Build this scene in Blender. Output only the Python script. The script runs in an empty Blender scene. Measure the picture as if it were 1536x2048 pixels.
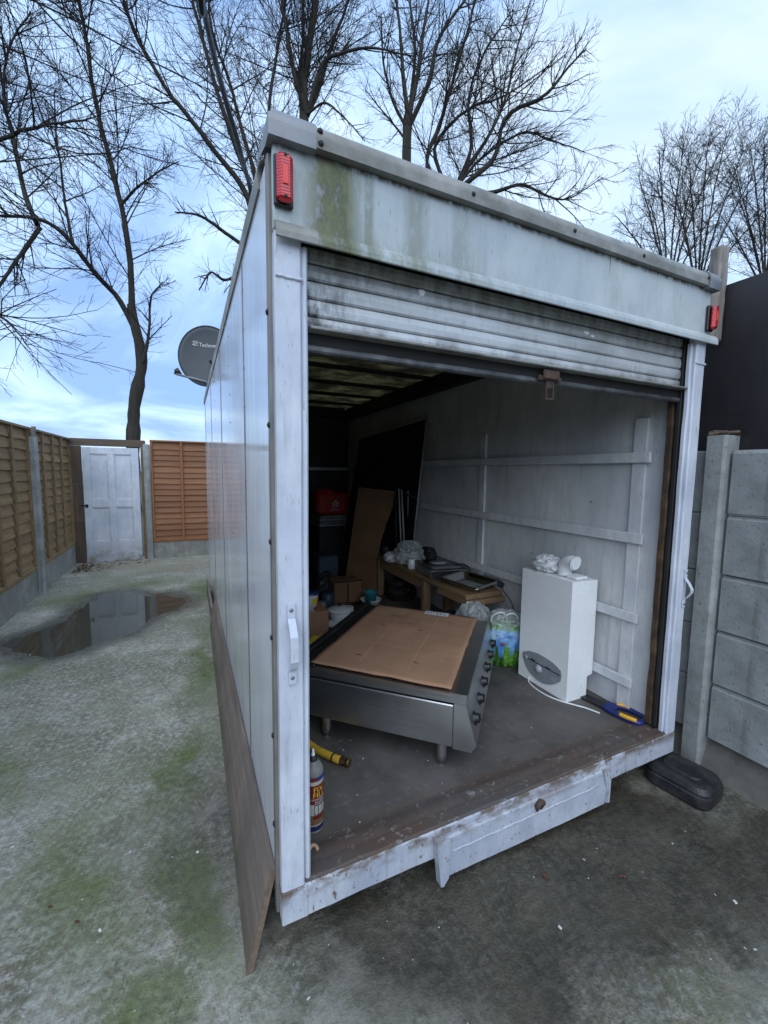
import bpy, math, random
import numpy as np
from mathutils import Vector, Matrix, noise as mnoise
R = math.radians
random.seed(7)
sc = bpy.context.scene
C = sc.collection
# ------------------------------------------------------------------ camera
F_PX, CAM_H = 832.54, 1.45
YAW, PIT, ROL = 0.440473, 0.0946275, 0.0122331
_f = np.array([math.sin(YAW)*math.cos(PIT), math.cos(YAW)*math.cos(PIT), -math.sin(PIT)])
_r = np.array([math.cos(YAW), -math.sin(YAW), 0.0]); _u = np.cross(_r, _f)
_r2 = math.cos(ROL)*_r + math.sin(ROL)*_u; _u2 = -math.sin(ROL)*_r + math.cos(ROL)*_u
CAM = np.array([0, 0, CAM_H])
cd = bpy.data.cameras.new('camera'); cam = bpy.data.objects.new('camera', cd); C.objects.link(cam)
cd.sensor_fit = 'VERTICAL'; cd.sensor_height = 24.0; cd.lens = 24.0*F_PX/2048; cd.clip_start = 0.05; cd.clip_end = 3000
cam.matrix_world = Matrix(((_r2[0], _u2[0], -_f[0], 0), (_r2[1], _u2[1], -_f[1], 0), (_r2[2], _u2[2], -_f[2], CAM_H), (0, 0, 0, 1)))
sc.camera = cam
# ------------------------------------------------------------------ sky, sun, exposure
SUN_EL, SUN_AZ = R(44), R(-150)       # azimuth from +Y towards +X
w = bpy.data.worlds.new('World'); sc.world = w; w.use_nodes = True
nt = w.node_tree; N = nt.nodes; L = nt.links; N.clear()
out = N.new('ShaderNodeOutputWorld'); bg = N.new('ShaderNodeBackground'); bg.inputs['Strength'].default_value = 0.1
sky = N.new('ShaderNodeTexSky'); sky.sky_type = 'NISHITA'; sky.sun_disc = False
sky.sun_elevation = SUN_EL; sky.sun_rotation = SUN_AZ; sky.air_density = 1.2; sky.dust_density = 1.0; sky.ozone_density = 2.0
tc = N.new('ShaderNodeTexCoord'); sep = N.new('ShaderNodeSeparateXYZ'); L.new(tc.outputs['Generated'], sep.inputs[0])
def wm(op, a, b=None):
    n = N.new('ShaderNodeMath'); n.operation = op
    for i, v in enumerate((a, b)):
        if v is None: continue
        if isinstance(v, (int, float)): n.inputs[i].default_value = v
        else: L.new(v, n.inputs[i])
    return n.outputs[0]
zc = wm('ADD', wm('MAXIMUM', sep.outputs[2], 0.0), 0.22)
cmb = N.new('ShaderNodeCombineXYZ'); L.new(wm('DIVIDE', sep.outputs[0], zc), cmb.inputs[0]); L.new(wm('DIVIDE', sep.outputs[1], zc), cmb.inputs[1])
def wnoise(scale, detail, seed):
    m = N.new('ShaderNodeMapping'); m.inputs['Location'].default_value = (seed, seed*1.7, seed*.3); L.new(cmb.outputs[0], m.inputs[0])
    n = N.new('ShaderNodeTexNoise'); n.inputs['Scale'].default_value = scale; n.inputs['Detail'].default_value = detail; n.inputs['Roughness'].default_value = .55
    n.inputs['Distortion'].default_value = .6; L.new(m.outputs[0], n.inputs['Vector']); return n.outputs[0]
def wramp(fac, stops):
    r = N.new('ShaderNodeValToRGB'); L.new(fac, r.inputs[0]); e = r.color_ramp.elements
    while len(e) < len(stops): e.new(.5)
    for x, (p, c) in zip(e, stops): x.position = p; x.color = (*c, 1)
    return r.outputs[0]
n1 = wnoise(1.1, 6, 12.4); n2 = wnoise(.45, 4, 8.3)
cloud = wramp(n1, [(.36, (.24, .40, .74)), (.50, (.43, .63, .94)), (.67, (.72, .86, 1.0))])     # grey-blue bellies to white tops
sc10 = N.new('ShaderNodeVectorMath'); sc10.operation = 'SCALE'; L.new(cloud, sc10.inputs[0]); sc10.inputs['Scale'].default_value = 9.4
mx = N.new('ShaderNodeMix'); mx.data_type = 'RGBA'
L.new(wramp(n2, [(.30, (.72,)*3), (.6, (.96,)*3)]), mx.inputs[0])
L.new(sky.outputs[0], mx.inputs[6]); L.new(sc10.outputs[0], mx.inputs[7])
L.new(mx.outputs[2], bg.inputs[0]); L.new(bg.outputs[0], out.inputs[0])
sd = bpy.data.lights.new('sun', 'SUN'); sd.energy = 1.15; sd.angle = R(75); sd.color = (.92, .96, 1)
so = bpy.data.objects.new('sun', sd); C.objects.link(so)
so.rotation_euler = Vector((math.sin(SUN_AZ)*math.cos(SUN_EL), math.cos(SUN_AZ)*math.cos(SUN_EL), math.sin(SUN_EL))).to_track_quat('Z', 'Y').to_euler()
sc.view_settings.view_transform = 'Standard'; sc.view_settings.look = 'None'; sc.view_settings.gamma = 1; sc.view_settings.use_curve_mapping = False
sc.view_settings.exposure = 0.72

# ------------------------------------------------------------------ helpers
def ray(x, y): return _r2*((x-768)/F_PX) + _u2*((1024-y)/F_PX) + _f
def at(x, y, depth): return CAM + ray(x, y)*depth
def on(x, y, ax, val):
    d = ray(x, y); return CAM + d*((val-CAM[ax])/d[ax])
def rotm(a, b, c): return np.array(Matrix.Rotation(c, 3, 'Z') @ Matrix.Rotation(b, 3, 'Y') @ Matrix.Rotation(a, 3, 'X'))
class MB:
    def __init__(s): s.v = []; s.f = []; s.sm = []
    def add(s, v, f, smooth=False):
        o = len(s.v); s.v.extend([tuple(map(float, p)) for p in v]); s.f.extend([tuple(i+o for i in q) for q in f]); s.sm.extend([smooth]*len(f)); return s
    def box(s, lo, hi, b=0.0, rot=None, piv=None):
        lo = np.array(lo, float); hi = np.array(hi, float); c = (lo+hi)/2; h = (hi-lo)/2
        b = min(b, h.min()*.9)
        if b <= 0:
            v = [c+h*np.array(k) for k in ((-1,-1,-1),(1,-1,-1),(1,1,-1),(-1,1,-1),(-1,-1,1),(1,-1,1),(1,1,1),(-1,1,1))]
            f = [(0,3,2,1),(4,5,6,7),(0,1,5,4),(1,2,6,5),(2,3,7,6),(3,0,4,7)]
        else:
            v = []; idx = {}
            for sx in (-1, 1):
                for sy in (-1, 1):
                    for sz in (-1, 1):
                        for ax in range(3):
                            p = np.array([sx, sy, sz])*(h-b); p[ax] = (sx, sy, sz)[ax]*h[ax]
                            idx[(sx, sy, sz, ax)] = len(v); v.append(c+p)
            f = []
            for ax in range(3):
                o1, o2 = [k for k in range(3) if k != ax]
                for sg in (-1, 1):
                    q = []
                    for a_, b_ in ((-1,-1),(1,-1),(1,1),(-1,1)):
                        k = [0, 0, 0]; k[ax] = sg; k[o1] = a_; k[o2] = b_; q.append(idx[(*k, ax)])
                    f.append(q)
                for a_ in (-1, 1):
                    for b_ in (-1, 1):
                        k0 = [0, 0, 0]; k0[o1] = a_; k0[o2] = b_; k1 = list(k0); k0[ax] = -1; k1[ax] = 1
                        f.append([idx[(*k0, o1)], idx[(*k1, o1)], idx[(*k1, o2)], idx[(*k0, o2)]])
            for sx in (-1, 1):
                for sy in (-1, 1):
                    for sz in (-1, 1): f.append([idx[(sx, sy, sz, a)] for a in range(3)])
            va = np.array(v); g = []
            for q in f:
                n = np.cross(va[q[1]]-va[q[0]], va[q[2]]-va[q[0]])
                g.append(tuple(q) if n @ (va[q].mean(0)-c) > 0 else tuple(reversed(q)))
            f = g
        if rot is not None:
            pv = c if piv is None else np.array(piv, float); v = [pv + rot @ (np.array(p)-pv) for p in v]
        return s.add(v, f)
    def tube(s, pts, rad, k=8, caps=True, smooth=True):
        P = np.array(pts, float); n = len(P); rad = np.ones(n)*rad if np.isscalar(rad) else np.array(rad, float)
        T = np.gradient(P, axis=0); T /= np.linalg.norm(T, axis=1)[:, None]+1e-12
        ref = np.array([0, 0, 1.0]) if abs(T[0][2]) < .9 else np.array([1.0, 0, 0])
        A = np.cross(T[0], ref); A /= np.linalg.norm(A); v = []
        for i in range(n):
            A = A - T[i]*(A @ T[i]); A /= np.linalg.norm(A); B = np.cross(T[i], A)
            for j in range(k):
                t = 2*math.pi*j/k; v.append(P[i]+rad[i]*(math.cos(t)*A+math.sin(t)*B))
        f = [(i*k+j, i*k+(j+1) % k, (i+1)*k+(j+1) % k, (i+1)*k+j) for i in range(n-1) for j in range(k)]
        s.add(v, f, smooth)
        if caps:
            o = len(s.v)-len(v); s.f.append(tuple(o+j for j in reversed(range(k)))); s.f.append(tuple(o+(n-1)*k+j for j in range(k))); s.sm += [False, False]
        return s
    def lathe(s, c, prof, k=24, rot=None, smooth=True):
        v = []; n = len(prof); c = np.array(c, float)
        for r_, z_ in prof:
            for j in range(k):
                t = 2*math.pi*j/k; p = np.array([r_*math.cos(t), r_*math.sin(t), z_]); v.append(c+(rot @ p if rot is not None else p))
        f = [(i*k+j, i*k+(j+1) % k, (i+1)*k+(j+1) % k, (i+1)*k+j) for i in range(n-1) for j in range(k)]
        return s.add(v, f, smooth)
    def prism(s, o, ex, ey, outline, depth):
        """outline in the plane (ex, ey) at o, extruded along ex x ey by depth"""
        o = np.array(o, float); ex = np.array(ex, float); ey = np.array(ey, float); nz = np.cross(ex, ey); n = len(outline)
        a = [o+ex*p[0]+ey*p[1] for p in outline]; b = [q+nz*depth for q in a]
        f = [tuple(range(n-1, -1, -1)), tuple(range(n, 2*n))]+[(i, (i+1) % n, n+(i+1) % n, n+i) for i in range(n)]
        return s.add(a+b, f)
    def grid(s, fn, nu, nv, smooth=True, closed=False):
        v = [fn(i/nu, j/nv) for j in range(nv+1) for i in range(nu+1)]
        f = [(j*(nu+1)+i, j*(nu+1)+i+1, (j+1)*(nu+1)+i+1, (j+1)*(nu+1)+i) for j in range(nv) for i in range(nu)]
        return s.add(v, f, smooth)
    def build(s, name, mat, parent=None, local=False, thick=0.0):
        root = parent
        while root is not None and root.parent is not None: root = root.parent
        v = np.array(s.v, float)
        if root is not None and not local: v = v-np.array(root.location)
        me = bpy.data.meshes.new(name); me.from_pydata([tuple(p) for p in v], [], s.f)
        me.polygons.foreach_set('use_smooth', s.sm); me.update()
        if mat is not None: me.materials.append(mat)
        o = bpy.data.objects.new(name, me); C.objects.link(o); o.parent = parent
        if thick: md = o.modifiers.new('thickness', 'SOLIDIFY'); md.thickness = thick; md.offset = 0
        return o
def tag(o, label=None, cat=None, group=None, kind=None):
    for k, v in (('label', label), ('category', cat), ('group', group), ('kind', kind)):
        if v: o[k] = v
    return o
def thing(name, loc, label, cat, group=None, rz=0.0):
    o = bpy.data.objects.new(name, None); C.objects.link(o); o.location = tuple(map(float, loc)); o.rotation_euler = (0, 0, rz); o.empty_display_size = .1
    return tag(o, label, cat, group)
def share(o, parent, loc=(0, 0, 0), rot=(0, 0, 0), scale=None):
    c = o.copy(); C.objects.link(c); c.parent = parent; c.location = loc; c.rotation_euler = rot
    if scale: c.scale = scale
    return c
def solo(mb, name, mat, loc, label, cat, group=None, kind=None, thick=0.0):
    mb.v = [tuple(np.array(p)-np.array(loc, float)) for p in mb.v]
    o = mb.build(name, M[mat] if isinstance(mat, str) else mat, None, thick=thick); o.location = tuple(map(float, loc)); return tag(o, label, cat, group, kind)
def text_mesh(txt, size, extrude=0.0):
    cu = bpy.data.curves.new('t', 'FONT'); cu.body = txt; cu.size = size; cu.extrude = extrude; cu.resolution_u = 3
    o = bpy.data.objects.new('t', cu); C.objects.link(o); dg = bpy.context.evaluated_depsgraph_get(); dg.update()
    me = bpy.data.meshes.new_from_object(o.evaluated_get(dg)); v = [tuple(p.co) for p in me.vertices]; f = [tuple(p.vertices) for p in me.polygons]
    bpy.data.objects.remove(o); bpy.data.curves.remove(cu); bpy.data.meshes.remove(me)
    return np.array(v), f

# ------------------------------------------------------------------ materials
class NT:
    def __init__(s, name):
        s.m = bpy.data.materials.new(name); s.m.use_nodes = True; s.t = s.m.node_tree; s.n = s.t.nodes; s.l = s.t.links; s.n.clear()
        s.o = s.n.new('ShaderNodeOutputMaterial'); s.b = s.n.new('ShaderNodeBsdfPrincipled'); s.l.new(s.b.outputs[0], s.o.inputs[0])
        s.tc = s.n.new('ShaderNodeTexCoord').outputs['Object']
    def set(s, sock, v):
        if isinstance(v, bpy.types.NodeSocket): s.l.new(v, sock)
        elif isinstance(v, (tuple, list)) and len(v) == 3 and sock.type == 'RGBA': sock.default_value = (*v, 1)
        else: sock.default_value = v
    def vec(s, scale=(1, 1, 1), loc=(0, 0, 0), rot=(0, 0, 0), src=None):
        m = s.n.new('ShaderNodeMapping'); s.l.new(src or s.tc, m.inputs[0]); m.inputs['Scale'].default_value = scale; m.inputs['Location'].default_value = loc; m.inputs['Rotation'].default_value = rot; return m.outputs[0]
    def noise(s, scale, detail=4, rough=.55, vec=None, dist=0.0, col=False):
        n = s.n.new('ShaderNodeTexNoise'); s.l.new(vec or s.tc, n.inputs['Vector']); n.inputs['Scale'].default_value = scale; n.inputs['Detail'].default_value = detail; n.inputs['Roughness'].default_value = rough; n.inputs['Distortion'].default_value = dist; return n.outputs[1 if col else 0]
    def vor(s, scale, vec=None, feat='F1'):
        n = s.n.new('ShaderNodeTexVoronoi'); n.feature = feat; s.l.new(vec or s.tc, n.inputs['Vector']); n.inputs['Scale'].default_value = scale; return n.outputs[0]
    def ramp(s, fac, a, b, lo=0.0, hi=1.0):
        n = s.n.new('ShaderNodeMapRange'); s.set(n.inputs[0], fac); n.inputs[1].default_value = a; n.inputs[2].default_value = b; n.inputs[3].default_value = lo; n.inputs[4].default_value = hi; n.clamp = True; return n.outputs[0]
    def math(s, op, a, b=0.0):
        n = s.n.new('ShaderNodeMath'); n.operation = op; s.set(n.inputs[0], a); s.set(n.inputs[1], b); return n.outputs[0]
    def mix(s, fac, a, b, mode='MIX'):
        n = s.n.new('ShaderNodeMix'); n.data_type = 'RGBA'; n.blend_type = mode; s.set(n.inputs[0], fac); s.set(n.inputs[6], a); s.set(n.inputs[7], b); return n.outputs[2]
    def xyz(s, src=None):
        n = s.n.new('ShaderNodeSeparateXYZ'); s.l.new(src or s.tc, n.inputs[0]); return n.outputs
    def rand(s): return s.n.new('ShaderNodeObjectInfo').outputs['Random']
    def bump(s, h, strength=.3, dist=.01):
        n = s.n.new('ShaderNodeBump'); s.l.new(h, n.inputs['Height']); n.inputs['Strength'].default_value = strength; n.inputs['Distance'].default_value = dist; s.l.new(n.outputs[0], s.b.inputs['Normal']); return n
    def fin(s, col, rough=.5, metal=0.0, spec=None, **kw):
        s.set(s.b.inputs['Base Color'], col); s.set(s.b.inputs['Roughness'], rough); s.set(s.b.inputs['Metallic'], metal)
        if spec is not None: s.set(s.b.inputs['Specular IOR Level'], spec)
        for k, v in kw.items(): s.set(s.b.inputs[k.replace('_', ' ')], v)
        return s.m
def simple(name, col, rough=.5, metal=0.0, var=.15, scale=8, bump=0.0, bscale=60, dirt=None, dirt_amt=.3, **kw):
    t = NT(name); n = t.noise(scale, 6, .6); c = t.mix(t.ramp(n, .3, .7), tuple(x*(1-var) for x in col), tuple(min(1, x*(1+var)) for x in col))
    if dirt: c = t.mix(t.ramp(t.noise(scale*.6, 8, .65, t.vec(loc=(5, 3, 1))), .62-dirt_amt*.3, .78), c, dirt)
    if bump: t.bump(t.noise(bscale, 5, .6), bump, .004)
    return t.fin(c, t.ramp(t.noise(scale*2, 4), .3, .7, max(0.02, rough-.08), min(1, rough+.08)), metal, **kw)
def worn_paint(name, col, under, streak=(.12, .11, .09), rough=.45, chip=.70, streak_amt=.5, sc_=1.0, algae=None, grime_lo=None, edge=None):
    """old paint: tonal patches, vertical run marks, flaked chips showing what is under"""
    t = NT(name); big = t.noise(2.2*sc_, 6, .6)
    c = t.mix(t.ramp(big, .32, .66), (col[0]*.70, col[1]*.73, col[2]*.80), col)
    c = t.mix(t.ramp(t.noise(14*sc_, 6, .65, t.vec((1, 1, .35))), .46, .72, 0, .55), c, tuple(x*.60 for x in col))
    st = t.noise(26*sc_, 5, .6, t.vec((1, 1, .05)))
    st = t.math('MULTIPLY', t.ramp(st, .54, .78), t.ramp(t.noise(3*sc_, 4, .6, t.vec(loc=(9, 2, 4))), .38, .68))
    c = t.mix(t.math('MULTIPLY', st, streak_amt), c, streak)
    ch = t.ramp(t.noise(38*sc_, 8, .7, t.vec((1, 1, .55), loc=(3, 8, 1))), chip, chip+.03)
    c = t.mix(ch, c, under)
    if algae:
        c = algae(t, c)
    c = t.mix(t.ramp(t.noise(120*sc_, 3, .6, t.vec((1, 1, .12), loc=(1, 5, 2))), .64, .70, 0, .6), c, tuple(x*.35 for x in col))
    t.bump(t.math('SUBTRACT', t.noise(70*sc_, 6, .65, t.vec((1, 1, .5))), t.math('MULTIPLY', ch, .8)), .28, .003)
    return t.fin(c, t.ramp(big, .3, .7, rough-.1, rough+.12))
def wood(name, a, b, rough=.75, axis='z', scale=1.0, grey=None, bumpy=.35, var=.35, moss=None):
    t = NT(name); sv = {'x': (.06, 1, 1), 'y': (1, .06, 1), 'z': (1, 1, .06)}[axis]
    rnd = t.rand(); off = t.n.new('ShaderNodeVectorMath'); off.operation = 'ADD'; t.l.new(t.tc, off.inputs[0])
    k = t.n.new('ShaderNodeCombineXYZ'); t.l.new(t.math('MULTIPLY', rnd, 17.0), k.inputs[0]); t.l.new(t.math('MULTIPLY', rnd, 31.0), k.inputs[2]); t.l.new(k.outputs[0], off.inputs[1])
    v = t.vec(tuple(x*scale for x in sv), src=off.outputs[0]); g = t.noise(40, 7, .65, v, .4)
    c = t.mix(t.ramp(g, .32, .68), a, b)
    if grey: c = t.mix(t.ramp(t.noise(5, 6, .6, src_vec(t, off)), .42, .66), c, grey)
    c = t.mix(t.math('MULTIPLY', rnd, var), c, tuple(x*.45 for x in a))
    if moss: c = t.mix(t.ramp(t.noise(4, 8, .7, src_vec(t, off)), .5, .72, 0, .75), c, moss)
    t.bump(g, bumpy, .003); return t.fin(c, rough)
def src_vec(t, off): return off.outputs[0]

def m_concrete_yard():
    t = NT('yard_concrete'); P = t.tc
    warp = t.n.new('ShaderNodeVectorMath'); warp.operation = 'ADD'; t.l.new(P, warp.inputs[0])
    wc = t.n.new('ShaderNodeVectorMath'); wc.operation = 'MULTIPLY_ADD'; t.l.new(t.noise(2.2, 6, .65, col=True), wc.inputs[0]); wc.inputs[1].default_value = (.75,)*3; wc.inputs[2].default_value = (-.375,)*3; t.l.new(wc.outputs[0], warp.inputs[1])
    W = warp.outputs[0]
    def blob(cx, cy, rx, ry, rot=0.0, soft=.6):
        m = t.n.new('ShaderNodeMapping'); m.vector_type = 'TEXTURE'; t.l.new(W, m.inputs[0]); m.inputs['Location'].default_value = (cx, cy, 0); m.inputs['Rotation'].default_value = (0, 0, rot); m.inputs['Scale'].default_value = (rx, ry, 50)
        ln = t.n.new('ShaderNodeVectorMath'); ln.operation = 'LENGTH'; t.l.new(m.outputs[0], ln.inputs[0]); return t.ramp(ln.outputs['Value'], 1.0, 1.0-soft)
    def many(bs):
        r_ = blob(*bs[0])
        for b_ in bs[1:]: r_ = t.math('MAXIMUM', r_, blob(*b_))
        return r_
    fine = t.noise(38, 8, .72); mid = t.noise(7, 8, .68); big = t.noise(1.3, 6, .6)
    c = t.mix(t.ramp(big, .35, .65), (.29, .26, .185), (.44, .40, .305))
    c = t.mix(t.ramp(mid, .36, .64), t.mix(1.0, c, (.52, .55, .52), 'MULTIPLY'), c)
    c = t.mix(t.ramp(fine, .48, .60, 0, .75), c, (.52, .515, .475))                 # pale worn aggregate
    c = t.mix(t.ramp(t.noise(75, 7, .8), .50, .58, 0, .75), c, (.075, .073, .06)); c = t.mix(t.ramp(t.noise(110, 5, .8, t.vec(loc=(3, 3, 3))), .58, .64, 0, .4), c, (.58, .56, .51))     # pitting
    crust = t.math('MULTIPLY', t.ramp(t.noise(3.4, 9, .72, t.vec(loc=(4, 9, 0))), .50, .58), t.ramp(fine, .36, .58, .2, 1)); c = t.mix(t.math('MULTIPLY', crust, .42), c, (.52, .515, .48))
    scum = t.math('MULTIPLY', t.ramp(t.noise(2.3, 9, .72, t.vec(loc=(1, 3, 5))), .50, .60), t.ramp(fine, .62, .40, .25, 1)); c = t.mix(t.math('MULTIPLY', scum, .62), c, (.13, .115, .072))
    haze_g = t.math('MULTIPLY', t.ramp(t.noise(1.7, 7, .68, t.vec(loc=(8, 2, 5))), .46, .62), t.ramp(mid, .34, .56, .2, 1)); c = t.mix(t.math('MULTIPLY', haze_g, .5), c, (.17, .195, .115))
    pale = many([(.10, 1.30, .22, .30, 0, .8), (.28, .92, .5, .28, .2, .9), (.10, 1.75, .14, .12, 0, .8), (-1.2, 3.9, .35, .3, 0, .9), (-1.3, 5.0, .3, .3, 0, .9), (.12, 2.6, .12, .4, 0, .8), (1.55, .35, .35, .28, .5, .9)])
    c = t.mix(t.math('MULTIPLY', pale, t.ramp(mid, .40, .60, .1, .85)), c, (.48, .455, .40))
    green = many([(-.02, 1.42, .15, .42, .25, .6), (-.13, 1.14, .15, .26, .2, .65), (-.07, 2.1, .13, .45, -.1, .6), (.10, 3.2, .16, 1.2, 0, .8), (.12, 5.4, .22, .8, 0, .8), (-1.2, 3.75, .2, .3, 0, .8), (-.95, 2.4, .22, .35, 0, .8), (-.40, 1.7, .2, .5, .3, .95), (-.5, 6.0, .6, .3, 0, .95), (-1.2, 5.6, .5, .5, 0, .95)])
    gm = t.math('MULTIPLY', green, t.ramp(t.math('ADD', t.math('MULTIPLY', mid, .6), t.math('MULTIPLY', fine, .4)), .34, .58, .30, .95))
    c = t.mix(gm, c, t.mix(t.ramp(fine, .38, .62), (.060, .082, .024), (.16, .195, .066)))
    wet = many([(1.25, .98, 1.25, .52, -.08, .45), (.55, 1.15, .5, .28, 0, .6), (1.75, .72, .7, .42, .3, .6), (.93, .84, .20, .16, 0, .7), (1.0, 1.7, 1.4, .75, 0, .5), (2.1, .75, .5, .5, 0, .7)])  # damp concrete, with the box's shade painted into the same dark patches
    wf = t.math('MULTIPLY', wet, t.ramp(big, .3, .62, .82, 1.0))
    c = t.mix(t.math('MULTIPLY', wf, .93), c, t.mix(t.ramp(t.math('ADD', t.math('MULTIPLY', mid, .5), t.math('MULTIPLY', fine, .5)), .38, .64), (.011, .0095, .0065), (.062, .050, .033)))
    pud = t.ramp(t.xyz()[2], -.0005, -.0095)
    c = t.mix(t.math('MULTIPLY', pud, .85), c, t.mix(t.ramp(mid, .4, .6), (.045, .042, .030), (.085, .08, .06)))
    tw = many([(-.9, 7.3, .8, .5, 0, .9), (-.1, 6.8, .6, .6, 0, .9)])
    c = t.mix(t.math('MULTIPLY', tw, .5), c, (.24, .19, .12))
    hgt = t.math('ADD', t.math('MULTIPLY', fine, .6), t.math('MULTIPLY', t.noise(110, 6, .7), .4)); t.bump(hgt, 1.0, .011)
    r_ = t.mix(wf, t.ramp(mid, .3, .7, .62, .9), (.42,)*3); r_ = t.mix(pud, r_, (.25,)*3)
    return t.fin(c, r_)
def m_water():
    t = NT('puddle_water'); t.bump(t.noise(3, 2), .02, .01)
    return t.fin((.055, .052, .040), .055, 0, spec=.75, IOR=1.33, Alpha=1.0)
def m_concrete(name, a=(.20, .20, .185), b=(.33, .33, .31), pits=True, dark_base=False):
    t = NT(name); n = t.noise(9, 8, .65); c = t.mix(t.ramp(n, .35, .65), a, b)
    c = t.mix(t.ramp(t.noise(1.7, 6, .6, t.vec(loc=(2, 7, 3))), .4, .7, 0, .5), c, tuple(x*.55 for x in a))
    st = t.math('MULTIPLY', t.ramp(t.noise(20, 4, .6, t.vec((1, 1, .07))), .55, .75), .4); c = t.mix(st, c, (.07, .07, .055))
    p = t.ramp(t.noise(55, 4, .6), .62, .70); pv = t.ramp(t.vor(40), .16, .26, 1, 0)
    if pits: c = t.mix(t.math('MULTIPLY', t.math('MULTIPLY', p, .55), 1.0), c, (.09, .095, .09)); t.bump(t.math('SUBTRACT', t.noise(60, 6, .7), t.math('MULTIPLY', p, .9)), .6, .005)
    else: t.bump(t.noise(80, 6, .7), .3, .003)
    return t.fin(c, .85)
def m_side():
    t = NT('glossy_side_paint'); n = t.noise(2.0, 6, .6)
    c = t.mix(t.ramp(n, .3, .7), (.62, .65, .70), (.74, .77, .82))
    st = t.math('MULTIPLY', t.ramp(t.noise(30, 6, .65, t.vec((1, 1, .04))), .5, .75), t.ramp(t.noise(2.4, 4, .6, t.vec(loc=(4, 4, 4))), .35, .65))
    c = t.mix(t.math('MULTIPLY', st, .75), c, (.27, .27, .28)); c = t.mix(t.math('MULTIPLY', t.ramp(t.noise(7, 8, .7, t.vec((1, 1, .15), loc=(2, 0, 9))), .52, .70), .4), c, (.36, .35, .36))
    sp = t.ramp(t.noise(60, 4, .7, t.vec((1, 1, .5))), .70, .74); c = t.mix(sp, c, (.2, .17, .13))
    t.bump(t.noise(1.6, 2, .5), .06, .02)
    return t.fin(c, t.ramp(t.math('ADD', n, t.math('MULTIPLY', st, .4)), .3, .9, .07, .20), 0, spec=.42)
def header_algae(t, c):
    x, y, z = t.xyz(); f = t.noise(34, 8, .72, t.vec((1, 1, .45))); big = t.noise(5, 6, .6, t.vec((1, 1, .5), loc=(1, 0, 3)))
    def band(cx, wd, k):
        d = t.math('ABSOLUTE', t.math('SUBTRACT', x, cx)); return t.math('MULTIPLY', t.ramp(d, wd, wd*.35), k)
    m = t.math('MAXIMUM', band(-.79, .105, 1.0), band(-.54, .05, .5)); m = t.math('MAXIMUM', m, band(-.69, .022, .6)); m = t.math('MAXIMUM', m, band(-.38, .05, .35))
    m = t.math('MULTIPLY', m, t.ramp(t.math('ADD', t.math('MULTIPLY', f, .6), t.math('MULTIPLY', big, .4)), .36, .52, .05, 1.0))
    c = t.mix(m, c, t.mix(t.ramp(f, .4, .6), (.045, .055, .020), (.13, .14, .06)))
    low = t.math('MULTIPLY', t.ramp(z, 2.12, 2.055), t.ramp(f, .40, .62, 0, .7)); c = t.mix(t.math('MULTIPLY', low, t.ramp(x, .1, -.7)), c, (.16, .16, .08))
    dr = t.math('MULTIPLY', t.ramp(t.math('ABSOLUTE', t.math('SUBTRACT', x, .285)), .004, .001), t.ramp(z, 2.175, 2.24)); c = t.mix(dr, c, (.12, .08, .05))
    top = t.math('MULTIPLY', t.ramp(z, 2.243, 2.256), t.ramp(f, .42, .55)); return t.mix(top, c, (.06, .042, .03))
M = {}
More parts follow.
